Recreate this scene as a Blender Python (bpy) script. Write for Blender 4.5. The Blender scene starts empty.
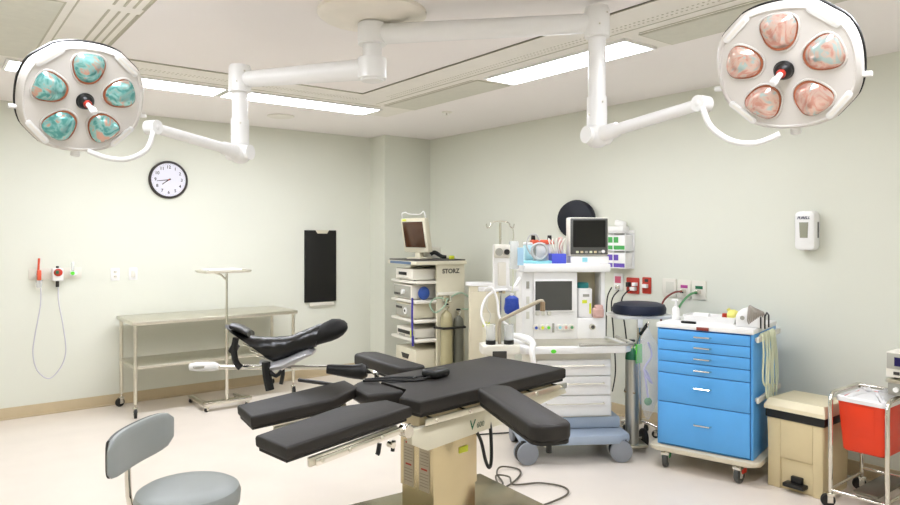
import bpy, bmesh, math, random
from mathutils import Matrix, Vector
R = math.radians
PI = math.pi
random.seed(7)
C = bpy.context.scene.collection
S = bpy.context.scene

# ------------------------------------------------------------------ camera, world, exposure
cd = bpy.data.cameras.new('camera'); cam = bpy.data.objects.new('camera', cd); C.objects.link(cam)
cam.location = (0, 0, 1.6)
cam.rotation_euler = (R(90), 0, -math.atan2(.613, .790))
cd.sensor_width = 36; cd.lens = 36 * 683 / 900; cd.shift_y = -16.5 / 900
cd.clip_start = .05
S.camera = cam
w = bpy.data.worlds.new('world'); S.world = w; w.use_nodes = True
w.node_tree.nodes['Background'].inputs[0].default_value = (.9, .95, 1, 1)
w.node_tree.nodes['Background'].inputs[1].default_value = .3
S.view_settings.view_transform = 'Standard'; S.view_settings.look = 'None'
S.view_settings.gamma = 1; S.view_settings.use_curve_mapping = False
S.view_settings.exposure = .9
LAMP = 15.5          # radiance of the ceiling strip lights

# ------------------------------------------------------------------ materials
def lin(c):
    return tuple((v / 12.92 if v <= .04045 else ((v + .055) / 1.055) ** 2.4) for v in c)
def rgb(h):
    return lin(tuple(int(h[i:i + 2], 16) / 255 for i in (0, 2, 4)))
MATS = {}
def mat(name, hexc, rough=.5, metal=0, var=.03, nscale=8, bump=0, bscale=60, emit=0, alpha=1, trans=0, spec=.5, coat=0, ior=1.45):
    if name in MATS: return MATS[name]
    m = bpy.data.materials.new(name); m.use_nodes = True; nt = m.node_tree; b = nt.nodes['Principled BSDF']
    c = rgb(hexc)
    tc = nt.nodes.new('ShaderNodeTexCoord'); no = nt.nodes.new('ShaderNodeTexNoise'); no.inputs['Scale'].default_value = nscale
    no.inputs['Detail'].default_value = 4
    nt.links.new(tc.outputs['Object'], no.inputs['Vector'])
    rp = nt.nodes.new('ShaderNodeValToRGB')
    rp.color_ramp.elements[0].position = .3; rp.color_ramp.elements[1].position = .7
    rp.color_ramp.elements[0].color = (*[v * (1 - var) for v in c], 1)
    rp.color_ramp.elements[1].color = (*[min(1, v * (1 + var)) for v in c], 1)
    nt.links.new(no.outputs['Fac'], rp.inputs['Fac'])
    nt.links.new(rp.outputs['Color'], b.inputs['Base Color'])
    b.inputs['Roughness'].default_value = rough; b.inputs['Metallic'].default_value = metal
    b.inputs['Specular IOR Level'].default_value = spec; b.inputs['IOR'].default_value = ior
    if coat: b.inputs['Coat Weight'].default_value = coat
    if bump:
        n2 = nt.nodes.new('ShaderNodeTexNoise'); n2.inputs['Scale'].default_value = bscale
        nt.links.new(tc.outputs['Object'], n2.inputs['Vector'])
        bp = nt.nodes.new('ShaderNodeBump'); bp.inputs['Strength'].default_value = bump; bp.inputs['Distance'].default_value = .01
        nt.links.new(n2.outputs['Fac'], bp.inputs['Height']); nt.links.new(bp.outputs['Normal'], b.inputs['Normal'])
    if emit:
        b.inputs['Emission Color'].default_value = (*c, 1); b.inputs['Emission Strength'].default_value = emit
    if trans: b.inputs['Transmission Weight'].default_value = trans
    if alpha < 1: b.inputs['Alpha'].default_value = alpha
    MATS[name] = m
    return m
wallm = mat('wall paint', 'e0e1d3', .6, var=.012, nscale=1.5, bump=.03, bscale=120)
ceilm = mat('ceiling paint', 'f5f0ed', .8, var=.01, nscale=1)
panelm = mat('ceiling metal panel', 'ece8df', .6, var=.02)
greypan = mat('ceiling return panel', 'd3d1c3', .6, var=.03, nscale=20)
gapm = mat('ceiling seam', 'bbb7a4', .7)
floorm = mat('vinyl floor', 'e4dacd', .27, var=.025, nscale=3, bump=.02, bscale=4)
basem = mat('coved base', 'c9b795', .45)
white = mat('white enamel', 'f0efec', .3, var=.01, coat=.2)
offw = mat('off white plastic', 'e3dfd2', .4, var=.02)
cream = mat('cream metal', 'd6d0b9', .4, var=.02)
tan = mat('beige plastic', 'd2c197', .45, var=.02)
steel = mat('brushed steel', 'd8d4c6', .28, 1, var=.04, nscale=30)
steelw = mat('warm column steel', 'c9bb98', .26, 1, var=.04, nscale=10)
chrome = mat('chrome', 'dedad0', .08, 1, var=.01)
blackp = mat('black plastic', '131312', .4, var=.05)
rubber = mat('black rubber', '1d1c1a', .6, var=.05)
vinyl = mat('charcoal vinyl', '1f1b16', .55, var=.04, nscale=14, bump=.05, bscale=90)
vinylb = mat('dark pad underside', '17150f', .6, var=.05)
bootm = mat('black boot padding', '100f0e', .3, var=.1, nscale=20, bump=1, bscale=12)
navy = mat('navy vinyl', '1b2238', .5, var=.06)
navyd = mat('dark navy vinyl', '0d1120', .5, var=.06)
blue = mat('blue enamel', '5aa7e6', .35, var=.02)
blued = mat('blue drawer seam', '1d5fa0', .5)
greyv = mat('grey vinyl', '9da29f', .4, var=.02)
basegrey = mat('blue grey plastic', 'a0adbd', .45, var=.02)
wheelg = mat('grey wheel', '8c9096', .5)
black = mat('screen black', '0a0a08', .12, var=.02)
screenm = mat('dark screen', '4a4a46', .15, var=.02)
brownscreen = mat('brown lcd screen', '4a3020', .12, var=.08, nscale=3)
redp = mat('red plastic', 'dd3a14', .4, var=.02)
orange = mat('orange plastic', 'dd5a3a', .4)
redplate = mat('red wall plate', 'b8321f', .4)
yellowt = mat('yellow tape', 'd9e23a', .5)
greenp = mat('bright green tag', '64dc3a', .5)
greend = mat('green paint', '1f6a48', .4)
teal = mat('teal plastic', '2f8a8a', .4)
cyan = mat('light cyan plastic', '8fd0da', .4)
royal = mat('royal blue plastic', '2a50b8', .4)
violet = mat('blue violet bin', '4a55c8', .4)
purple = mat('purple', '6a4fb0', .5)
pinkm = mat('pink plastic', 'd9a598', .5)
cloth = mat('white plastic liner', 'ecebe9', .45, bump=.4, bscale=25)
beigecyl = mat('beige gas cylinder', 'a8a07c', .4, var=.03)
greycyl = mat('grey gas cylinder', '6f6f62', .4, var=.04)
alum = mat('aluminium cylinder', 'b9b8b0', .3, .8, var=.03)
hosem = mat('pale hose', 'd8dbba', .5)
hoseg = mat('green hose', '5f9a66', .5)
hoser = mat('dark red hose', '8a4a40', .5)
clearp = mat('clear plastic', 'e8ecec', .12, trans=0, alpha=.35, var=.02)
bagm = mat('clear bag film', 'f4f6f8', .1, alpha=.17, bump=1, bscale=22)
ink = mat('dark ink', '33302c', .6)
paper = mat('white paper', 'f3f2ee', .7)
lampm = mat('lamp diffuser', 'f2f5ff', .5, emit=LAMP, var=.0)
handm = mat('clock hand', '3a3030', .5)
redink = mat('red print', 'b04030', .6)
brownbox = mat('beige panel door', 'd0c8ae', .5)
greybox = mat('grey front', 'a4a296', .45)

# ------------------------------------------------------------------ mesh builder
def rot_to(d):
    return Vector((0, 0, 1)).rotation_difference(Vector(d).normalized()).to_matrix().to_4x4()
class MB:
    def __init__(s, T=None):
        s.b = bmesh.new(); s.T = T or Matrix.Identity(4)
    def _x(s, vs, M):
        bmesh.ops.transform(s.b, matrix=s.T @ M, verts=vs)
    def box(s, a, b, bev=0, seg=2, rot=None):
        a, b = Vector(a), Vector(b); c = (a + b) / 2; d = b - a
        r = bmesh.ops.create_cube(s.b, size=1)
        vs = r['verts']
        M = Matrix.Translation(c) @ (rot or Matrix.Identity(4)) @ Matrix.Diagonal((abs(d.x), abs(d.y), abs(d.z), 1))
        s._x(vs, M)
        if bev:
            es = list({e for v in vs for e in v.link_edges})
            bmesh.ops.bevel(s.b, geom=es, offset=bev, segments=seg, profile=.5, affect='EDGES')
        return s
    def cyl(s, p, q, r, r2=None, n=20):
        p, q = Vector(p), Vector(q); L = (q - p).length
        res = bmesh.ops.create_cone(s.b, cap_ends=True, segments=n, radius1=r, radius2=r if r2 is None else r2, depth=L)
        s._x(res['verts'], Matrix.Translation((p + q) / 2) @ rot_to(q - p)); return s
    def ball(s, c, r, sc=(1, 1, 1), n=16):
        res = bmesh.ops.create_uvsphere(s.b, u_segments=n, v_segments=max(6, n * 2 // 3), radius=r)
        s._x(res['verts'], Matrix.Translation(c) @ Matrix.Diagonal((*sc, 1))); return s
    def rings(s, rings, cap=True, closed=False):
        vr = [[s.b.verts.new(s.T @ Vector(p)) for p in r] for r in rings]
        n = len(vr[0]); k = len(vr)
        for i in range(k if closed else k - 1):
            a, b = vr[i], vr[(i + 1) % k]
            for j in range(n):
                s.b.faces.new((a[j], a[(j + 1) % n], b[(j + 1) % n], b[j]))
        if cap and not closed:
            s.b.faces.new(vr[0][::-1]); s.b.faces.new(vr[-1])
        return s
    def lathe(s, prof, c=(0, 0, 0), d=(0, 0, 1), n=28, sy=1):
        M = Matrix.Translation(c) @ rot_to(d)
        rr = [[M @ Vector((max(r, 1e-4) * math.cos(2 * PI * j / n), max(r, 1e-4) * sy * math.sin(2 * PI * j / n), z)) for j in range(n)] for r, z in prof]
        return s.rings(rr)
    def tube(s, pts, r, n=10, closed=False, smooth=0):
        pts = [Vector(p) for p in pts]
        if smooth:
            n0 = len(pts); pts = catmull(pts, smooth, closed)
            if isinstance(r, (list, tuple)):
                rr0 = list(r) + [r[-1]] * n0
                r = [rr0[int(i / smooth)] * (1 - (i / smooth) % 1) + rr0[int(i / smooth) + 1] * ((i / smooth) % 1) for i in range(len(pts))]
        k = len(pts); rr = []; up = None
        for i, p in enumerate(pts):
            a = pts[(i - 1) % k] if (closed or i > 0) else p
            b = pts[(i + 1) % k] if (closed or i < k - 1) else p
            t = (b - a)
            if t.length < 1e-7: t = Vector((0, 0, 1))
            t.normalize()
            if up is None:
                up = Vector((0, 0, 1)) if abs(t.z) < .9 else Vector((1, 0, 0))
            u = (up - t * up.dot(t))
            if u.length < 1e-4: u = t.orthogonal()
            u.normalize(); up = u; v = t.cross(u)
            rad = r[i] if isinstance(r, (list, tuple)) else r
            rr.append([p + (u * math.cos(2 * PI * j / n) + v * math.sin(2 * PI * j / n)) * rad for j in range(n)])
        return s.rings(rr, closed=closed)
    def prism(s, pts, z0, z1, bev=0, seg=2, M=None):
        M = M or Matrix.Identity(4)
        lo = [s.b.verts.new(s.T @ M @ Vector((x, y, z0))) for x, y in pts]
        hi = [s.b.verts.new(s.T @ M @ Vector((x, y, z1))) for x, y in pts]
        n = len(pts); fs = [s.b.faces.new(lo[::-1]), s.b.faces.new(hi)]
        for j in range(n): fs.append(s.b.faces.new((lo[j], lo[(j + 1) % n], hi[(j + 1) % n], hi[j])))
        if bev:
            es = list({e for f in fs[:2] for e in f.edges})
            bmesh.ops.bevel(s.b, geom=es, offset=bev, segments=seg, profile=.5, affect='EDGES')
        return s
    def build(s, name, m, parent=None, world=False, ang=38, **props):
        bmesh.ops.recalc_face_normals(s.b, faces=s.b.faces)
        me = bpy.data.meshes.new(name); s.b.to_mesh(me); s.b.free()
        if world and parent:
            off = Vector((0, 0, 0)); p = parent
            while p: off += Vector(p.location); p = p.parent
            me.transform(Matrix.Translation(-off))
        me.materials.append(m); me.shade_smooth(); me.set_sharp_from_angle(angle=R(ang))
        o = bpy.data.objects.new(name, me); C.objects.link(o)
        if parent: o.parent = parent
        for k, v in props.items(): o[k] = v
        return o
def catmull(p, k, closed=False):
    out = []; n = len(p)
    for i in range(n if closed else n - 1):
        if closed: a, b, c, d = p[(i - 1) % n], p[i], p[(i + 1) % n], p[(i + 2) % n]
        else: a, b, c, d = p[max(i - 1, 0)], p[i], p[i + 1], p[min(i + 2, n - 1)]
        for j in range(k):
            t = j / k
            out.append(.5 * ((2 * b) + (c - a) * t + (2 * a - 5 * b + 4 * c - d) * t * t + (3 * b - a - 3 * c + d) * t ** 3))
    if not closed: out.append(p[-1])
    return out
def rrect(w, h, r, n=5, cx=0, cy=0):
    pts = []
    for sx, sy, a0 in ((1, 1, 0), (-1, 1, 90), (-1, -1, 180), (1, -1, 270)):
        for i in range(n + 1):
            a = R(a0 + 90 * i / n)
            pts.append((cx + sx * (w / 2 - r) + r * math.cos(a), cy + sy * (h / 2 - r) + r * math.sin(a)))
    return pts
def thing(name, label, cat, loc, rotz=0, group=None):
    o = bpy.data.objects.new(name, None); C.objects.link(o); o.location = loc; o.rotation_euler = (0, 0, rotz)
    o.empty_display_size = .1
    o['label'] = label; o['category'] = cat
    if group: o['group'] = group
    return o
def tag(o, label, cat, group=None):
    o['label'] = label; o['category'] = cat
    if group: o['group'] = group
    return o
def struct(name, mb, m, parent=None):
    o = mb.build(name, m, parent); o['kind'] = 'structure'; return o
def text(name, s, size, m, parent, M, depth=.0006, italic=0, bold=0):
    cu = bpy.data.curves.new(name, 'FONT'); cu.body = s; cu.size = size; cu.align_x = 'CENTER'; cu.align_y = 'CENTER'
    cu.extrude = depth; cu.shear = italic; cu.offset = bold
    t = bpy.data.objects.new(name + '_t', cu); C.objects.link(t)
    dg = bpy.context.evaluated_depsgraph_get()
    me = bpy.data.meshes.new_from_object(t.evaluated_get(dg)); bpy.data.objects.remove(t); bpy.data.curves.remove(cu)
    me.transform(M); me.materials.clear(); me.materials.append(m)
    o = bpy.data.objects.new(name, me); C.objects.link(o); o.parent = parent
    return o
def plane_M(c, xd, yd):           # matrix whose x, y span a face, z is its outward normal
    xd = Vector(xd).normalized(); yd = Vector(yd).normalized(); z = xd.cross(yd)
    M = Matrix((xd, yd, z)).transposed().to_4x4(); return Matrix.Translation(c) @ M
def T3(x, y, z): return Matrix.Translation((x, y, z))
def RZ(a): return Matrix.Rotation(R(a), 4, 'Z')
def RX(a): return Matrix.Rotation(R(a), 4, 'X')
def RY(a): return Matrix.Rotation(R(a), 4, 'Y')
def copy_tree(o, parent=None):
    c = o.copy(); C.objects.link(c); c.parent = parent
    for ch in list(o.children): copy_tree(ch, c)
    return c
def caster(parent, x, y, r=.05, w=.022, turn=0, top=None, wm=None, name='caster', lock=None):
    """fork as the part, wheel as its sub-part"""
    top = top or r * 2 + .03
    T = T3(x, y, 0) @ RZ(turn)
    f = MB(T); f.box((-.012 - r * .3, -w * .9, r * 1.7), (.02, w * .9, r * 2.15), .003)
    for sgn in (-1, 1): f.box((-r * .55, sgn * w * .75 - .002, r * .7), (.01, sgn * w * .75 + .002, r * 2.0), .001)
    f.cyl((0, 0, r * 2), (0, 0, top), .009)
    f.cyl((-r * .35, -w * .85, r), (-r * .35, w * .85, r), .006)
    fk = f.build(name, chrome, parent)
    MB(T).lathe([(r * .5, -w / 2), (r * .96, -w / 2), (r, -w * .3), (r, w * .3), (r * .96, w / 2), (r * .5, w / 2)], (-r * .35, 0, r), (0, 1, 0), 20).build('wheel', wm or rubber, fk)
    if lock:
        MB(T).box((-r * 1.3, -w, r * 1.2), (-r * .2, w, r * 1.75), .004).build('brake_pedal', lock, fk)
    return fk

# ------------------------------------------------------------------ room shell
H = 2.78; X0, X1, Y0, Y1 = -1.6, 4.94, -1.4, 7.08
struct('floor', MB().box((X0, Y0, -.1), (X1, Y1, 0)), floorm)
struct('wall_back', MB().box((X0 - .1, Y1, -.1), (X1 + .1, Y1 + .1, H + .1)), wallm)
struct('wall_right', MB().box((X1, Y0, -.1), (X1 + .1, Y1, H + .1)), wallm)
struct('wall_left', MB().box((X0 - .1, Y0, -.1), (X0, Y1, H + .1)), wallm)
struct('wall_front', MB().box((X0 - .1, Y0 - .1, -.1), (X1 + .1, Y0, H + .1)), wallm)
struct('wall_pillar', MB().box((4.28, 6.76, 0), (X1, Y1, H)), wallm)
struct('ceiling', MB().box((X0, Y0, H), (X1, Y1, H + .1)), ceilm)
def base_b(a, b, nx, ny):
    m = MB(); t = .012
    (ax, ay), (bx, by) = a, b
    m.box((min(ax, bx, ax + nx * t, bx + nx * t), min(ay, by, ay + ny * t, by + ny * t), 0), (max(ax, bx, ax + nx * t, bx + nx * t), max(ay, by, ay + ny * t, by + ny * t), .1))
    # the cove at the foot
    m.box((min(ax, bx, ax + nx * .03, bx + nx * .03), min(ay, by, ay + ny * .03, by + ny * .03), 0), (max(ax, bx, ax + nx * .03, bx + nx * .03), max(ay, by, ay + ny * .03, by + ny * .03), .012), .004)
    return m
struct('baseboard_back', base_b((X0, Y1), (4.28, Y1), 0, -1), basem)
struct('baseboard_right', base_b((X1, Y0), (X1, 6.76), -1, 0), basem)
struct('baseboard_pillar', base_b((4.28, 6.76), (X1, 6.76), 0, -1), basem)
struct('baseboard_left', base_b((X0, Y0), (X0, Y1), 1, 0), basem)
# rectangular ring of metal ceiling panels round the lamps
def ring(name, xo0, xo1, yo0, yo1, xi0, xi1, yi0, yi1, z0, z1, m):
    b = MB()
    b.box((xo0, yi1, z0), (xo1, yo1, z1)); b.box((xo0, yo0, z0), (xo1, yi0, z1))
    b.box((xo0, yi0, z0), (xi0, yi1, z1)); b.box((xi1, yi0, z0), (xo1, yi1, z1))
    return struct(name, b, m)
ring('trim_1', .17, 3.64, .62, 5.71, .93, 2.89, 1.4, 4.9, H - .006, H + .002, panelm)
ring('trim_2', .923, 2.897, 1.393, 4.907, .93, 2.89, 1.4, 4.9, H - .009, H + .002, gapm)
# perforated rows and long slots of the ring
dots = MB()
for xx in (3.11, 3.15):
    for i in range(110):
        y = 1.6 + i * .03
        dots.box((xx - .004, y - .006, H - .0075), (xx + .004, y + .006, H - .005))
for yy in (5.10, 5.14):
    for i in range(75):
        x = .75 + i * .03
        dots.box((x - .006, yy - .004, H - .0075), (x + .006, yy + .004, H - .005))
struct('trim_3', dots, gapm)
sl = MB()
for y0, y1 in ((3.88, 5.0), (2.6, 3.78), (1.4, 2.5)):
    for xx in (.775, .825, .870, .915):
        sl.box((xx - .006, y0, H - .0085), (xx + .006, y1, H - .005))
for y0, y1 in ((3.95, 5.2), (1.3, 2.45)):
    sl.box((3.28, y0, H - .0085), (3.29, y1, H - .005))
sl.box((3.2, 1.3, H - .0085), (3.206, 5.2, H - .005)); sl.box((.6, 5.28, H - .0085), (3.3, 5.288, H - .005))
sl.box((.62, 1.2, H - .0085), (.628, 5.28, H - .005))
struct('trim_4', sl, gapm)
rp = MB()
for (x0, x1, y0, y1) in ((3.32, 3.63, 3.94, 5.22), (3.32, 3.63, 1.2, 2.46), (.2, .57, 3.9, 5.27), (.2, .57, 1.2, 2.4)):
    rp.box((x0 - .012, y0 - .012, H - .009), (x1 + .012, y1 + .012, H - .004))
struct('trim_5', rp, gapm)
rp = MB()
for (x0, x1, y0, y1) in ((3.32, 3.63, 3.94, 5.22), (3.32, 3.63, 1.2, 2.46), (.2, .57, 3.9, 5.27), (.2, .57, 1.2, 2.4)):
    rp.box((x0, y0, H - .012), (x1, y1, H - .005))
struct('trim_6', rp, greypan)
# strip lights
FIX = [((.45, 1.93, 5.345, 5.685), 'white ceiling strip light beyond the left surgical lamp, its lit end by the drop tube', 'strip lights over the far side'),
       ((1.96, 3.36, 5.345, 5.685), 'white ceiling strip light over the far wall, between the two surgical lamps', 'strip lights over the far side'),
       ((3.30, 3.61, 2.56, 3.85), 'white ceiling strip light running behind the right lamp drop tube', None),
       ((.2, .55, 2.5, 3.8), 'ceiling strip light over the left side of the room', None),
       ((.45, 1.93, .62, .96), 'ceiling strip light over the near left of the room', None),
       ((1.96, 3.36, .62, .96), 'ceiling strip light over the near right of the room', None)]
for (x0, x1, y0, y1), lab, g in FIX:
    t = thing('ceiling_strip_light', lab, 'ceiling light', ((x0 + x1) / 2, (y0 + y1) / 2, H), 0)
    hx, hy = (x1 - x0) / 2, (y1 - y0) / 2
    f = MB(); e = .018
    f.box((-hx, -hy, -.022), (hx, -hy + e, 0)); f.box((-hx, hy - e, -.022), (hx, hy, 0))
    f.box((-hx, -hy + e, -.022), (-hx + e, hy - e, 0)); f.box((hx - e, -hy + e, -.022), (hx, hy - e, 0))
    f.build('frame', white, t)
    MB().box((-hx + e, -hy + e, -.016), (hx - e, hy - e, -.010)).build('diffuser', lampm, t)
# ceiling speaker and sprinkler
t = thing('ceiling_speaker', 'round pale ceiling speaker grille near the far wall', 'speaker', (2.80, 6.32, H))
MB().lathe([(.13, 0), (.13, -.008), (.118, -.012), (.112, -.010)]).build('rim', panelm, t)
MB().lathe([(.111, -.002), (.111, -.009), (.02, -.009), (.001, -.009)]).build('grille', greypan, t)
o = MB(T3(3.96, 5.15, H)).lathe([(.05, 0), (.05, -.006), (.03, -.012), (.012, -.014), (.012, -.03), (.02, -.034), (.001, -.036)]).build('fire_sprinkler', panelm)
tag(o, 'small round sprinkler cover on the ceiling right of the centre', 'sprinkler')

# ------------------------------------------------------------------ surgical lamps
def cam2room(X, Y, Z=0): return Vector((.790 * X + .613 * Y, -.613 * X + .790 * Y, Z))
def at(px, py, D):                     # a point of the room at depth D
    return cam2room((px - 450) / 683 * D, D, 1.6 - (py - 236) / 683 * D)
HUB = Vector((1.88, 3.09, 0))
t = thing('lamp_canopy', 'round cream ceiling canopy with the hub both surgical lamp arms turn on', 'lamp mount', (HUB.x, HUB.y, H))
MB().lathe([(.285, 0), (.285, -.02), (.265, -.035), (.20, -.04), (.16, -.055), (.12, -.06), (.001, -.06)], n=48).build('cover', mat('canopy cream', 'f3ecdf', .4), t)
b = MB().lathe([(.066, -.055), (.066, -.075), (.05, -.078), (.05, -.36)], n=28).build('hub', white, t)
MB().lathe([(.05, -.28), (.062, -.285), (.064, -.35), (.058, -.365), (.02, -.375), (.001, -.375)], n=28).build('hub_cap', white, t)
MB().lathe([(.0645, -.30), (.0655, -.302), (.0655, -.306), (.0645, -.308)], n=28).build('clamp_band', chrome, t)
podglass = mat('lamp reflector glass', 'bcd8d4', .05, alpha=.3, coat=.5)
def painted_dichroic(name, c1, c2, c3):  # mottled noise colour paints in the reflections of the faceted reflectors
    m = bpy.data.materials.new(name); m.use_nodes = True; nt = m.node_tree; b = nt.nodes['Principled BSDF']
    tc = nt.nodes.new('ShaderNodeTexCoord'); v = nt.nodes.new('ShaderNodeTexNoise'); v.inputs['Scale'].default_value = 13; v.inputs['Distortion'].default_value = 2.5; v.inputs['Detail'].default_value = 3
    nt.links.new(tc.outputs['Object'], v.inputs['Vector'])
    r = nt.nodes.new('ShaderNodeValToRGB'); r.color_ramp.interpolation = 'EASE'
    r.color_ramp.elements[0].color = (*rgb(c1), 1); r.color_ramp.elements[0].position = .36
    e = r.color_ramp.elements.new(.52); e.color = (*rgb(c2), 1)
    r.color_ramp.elements[-1].color = (*rgb(c3), 1); r.color_ramp.elements[-1].position = .66
    nt.links.new(v.outputs['Fac'], r.inputs['Fac']); nt.links.new(r.outputs['Color'], b.inputs['Base Color'])
    b.inputs['Roughness'].default_value = .18; b.inputs['Metallic'].default_value = .5
    return m
dich_l = painted_dichroic('teal reflection paint', '5fa8a4', '9cd0cc', 'd8ab98')
dich_r = painted_dichroic('copper reflection paint', 'd8a090', 'e3c3b6', 'b9cfcb')
oranger = mat('orange filter rim', 'b06a4c', .25, .2, var=.2, nscale=30)
headw = mat('lamp housing face', 'dcd7d0', .45, var=.01)
def headout(k, off=0):
    pts = []; n = 72
    for i in range(n):
        a = 2 * PI * i / n
        ca, sa = math.cos(a), math.sin(a)
        r = .262 / (abs(ca) ** 2.35 + abs(sa) ** 2.35) ** (1 / 2.35)
        # flats at the diagonals
        for d in (50, 130, 222, 318):
            dd = math.cos(a - R(d))
            if dd > 0: r = min(r, .269 / dd)
        pts.append((r * k * 1.0 * ca, r * k * .97 * sa))
    return pts
def surgical_light(tag_l, end, joint_z, armz, spring_end, yoke, centre, nrm, roll, dich, armr, tubemat):
    t = thing('surgical_light', tag_l, 'surgical lamp', (HUB.x, HUB.y, armz))
    e = Vector((end.x, end.y, armz)); d = (e - Vector((HUB.x, HUB.y, armz))); L = d.length; d.normalize()
    hub = Vector((HUB.x, HUB.y, armz))
    r0, r1 = armr
    m = MB(); m.lathe([(.072, -.055), (.076, -.05), (.076, .05), (.072, .055)], hub)
    m.tube([hub + d * .05, hub + d * (L * .5), e - d * .03], [r0, (r0 + r1) / 2, r1], 18)
    m.build('main_arm', white, t, True)
    m = MB().lathe([(.02, .085), (.055, .08), (.062, .06), (.062, -.07), (.055, -.075)], e)
    m.build('arm_joint', white, t, True)
    m = MB().cyl(e + Vector((0, 0, -.07)), (e.x, e.y, joint_z + .05), .043, n=24)
    m.cyl((e.x, e.y, joint_z + .19), (e.x, e.y, joint_z + .045), .05, n=24)
    dt = m.build('drop_tube', white, t, True)
    m = MB()
    for zz, aa in ((armz - .02, 0), (armz + .04, 40), (joint_z + .16, 20), (joint_z + .1, -60)):
        a = R(-128 + aa) + (0)
        m.ball((e.x + .06 * math.cos(a) * (.85 if zz < armz - .1 else 1.03), e.y + .06 * math.sin(a) * (.85 if zz < armz - .1 else 1.03), zz), .005, n=8)
    m.build('screw', steel, dt, True)
    J = Vector((e.x, e.y, joint_z)); E = spring_end; sd = (E - J).normalized()
    side = sd.cross(Vector((0, 0, 1))).normalized()
    m = MB().ball(J, .066, (1, 1, .95), 24); m.cyl(J - side * .072, J + side * .072, .042, n=24)
    m.build('spring_joint', white, t, True)
    LL = (E - J).length
    m = MB().tube([J + sd * .03, J + sd * .14, J + sd * .15, J + sd * (LL - .04)], [.040, .036, .028, .025], 18)
    m.build('spring_arm', white, t, True)
    m = MB().cyl(E - side * .03 - sd * .03 , E + side * .03 - sd * .03, .034, n=20); m.ball(E - sd * .03, .034)
    m.build('elbow', white, t, True)
    m = MB().tube([E - sd * .03] + yoke, .012, 12, smooth=6); m.build('yoke', white, t, True)
    # lamp head, built facing +z, then turned
    n = nrm.normalized(); upv = Vector((0, 0, 1)); xr = upv.cross(n).normalized(); yr = n.cross(xr)
    M = Matrix((xr, yr, n)).transposed().to_4x4(); M = Matrix.Translation(centre) @ M @ RZ(roll)
    def ringat(k, z): return [Vector((x, y, z)) for x, y in headout(k)]
    m = MB(M); m.rings([ringat(.30, -.175), ringat(.6, -.168), ringat(.86, -.13), ringat(.99, -.075), ringat(1.0, -.06)])
    hd = m.build('lamp_head', white, t, True)
    m = MB(M); m.rings([ringat(.985, -.062), ringat(1.012, -.058), ringat(1.012, -.046), ringat(.985, -.042)]); m.build('black_seal', blackp, hd, True)
    m = MB(M); m.rings([ringat(.99, -.045), ringat(1.0, -.03), ringat(.97, -.008), ringat(.93, .002), ringat(.915, .002), ringat(.90, -.004), ringat(.5, -.004)])
    m.build('face_plate', headw, hd, True)
    # grip slots at the flats
    for a in (130, 222, 50, 318):
        T = M @ RZ(a - 90) @ T3(0, .238, 0)
        MB(T).prism(rrect(.13, .026, .010), -.003, .005, .002).build('grip', white, hd, True)
        MB(T).prism(rrect(.10, .011, .005), .0045, .006).build('grip_slot', panelm, hd, True)
    pv = MB(M).cyl((0, -.245, -.05), (0, -.285, -.05), .02); pv.build('pivot', white, hd, True)
    for sx in (-1, 1): MB(M).cyl((sx * .255, -.06, -.03), (sx * .285, -.06, -.03), .010).build('side_knob', white, hd, True)
    for k in range(5):
        a = 90 + 72 * k
        T = M @ RZ(a - 90) @ T3(0, .148, 0)
        def pod(kk, z):
            pts = []
            for i in range(36):
                q = 2 * PI * i / 36
                y = math.sin(q); x = math.cos(q)
                wd = .066 * (1 + .24 * y); sq = (abs(x) ** 2.5 + abs(y) ** 2.5) ** (-1 / 2.5)
                pts.append((Vector((x * sq * wd * kk, y * sq * .070 * kk - .002 + (1 - kk) * .008, z))))
            return pts
        p = MB(T).rings([pod(1.09, -.0035), pod(1.06, .0025), pod(1.0, .003), pod(.97, -.002)]).build('lamp_pod', headw, hd, True)
        MB(T).rings([pod(.975, -.003), pod(.965, .0035), pod(.86, .003), pod(.83, -.003)]).build('filter_rim', oranger, p, True)
    # reflectors as parts of the lamp (third level would be too deep)
        m = MB(T @ T3(0, .005, 0)); m.rings([pod(.93, 0.002), pod(.82, .012), pod(.64, .022), pod(.36, .029), pod(.12, .031)])
        m.build('reflector', dich, t, True)
    m = MB(M).ball((0, 0, .012), .034, (1, 1, .9)); m.lathe([(.036, -.004), (.038, .004), (.03, .02)], (0, 0, 0)); m.build('handle_socket', blackp, t, True)
    m = MB(M).lathe([(.016, .03), (.018, .04), (.016, .05)]); m.build('handle_collar', redplate, t, True)
    m = MB(M).lathe([(.0105, .045), (.0115, .05), (.012, .10), (.015, .11), (.014, .135), (.008, .14)]); m.build('handle', white, t, True)
    return t
Lend = cam2room(-.3075 * 3.85, 3.85); Rend = cam2room(.2152 * 3.4, 3.4)
Lc = at(85.0, 101, 3.05); Rc = at(784, 70, 2.62)
surgical_light('ceiling surgical lamp at left, five teal reflectors in a white head', Lend, 2.07, 2.48,
    at(148, 126, 3.2), [at(152, 136, 3.19), at(146, 150, 3.17), at(128, 159, 3.15), at(108, 158, 3.14), at(88, 151, 3.12)], Lc,
    cam2room(.63, -.61, -.48), 3, dich_l, (.056, .045), white)
surgical_light('ceiling surgical lamp at right, five copper pink reflectors in a white head', Rend, 2.10, 2.66,
    at(708, 102, 2.8), [at(704, 112, 2.78), at(712, 128, 2.76), at(732, 141, 2.73), at(756, 143, 2.72), at(780, 134, 2.68)], Rc,
    cam2room(-.6, -.62, -.51), -3, dich_r, (.053, .048), white)

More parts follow.
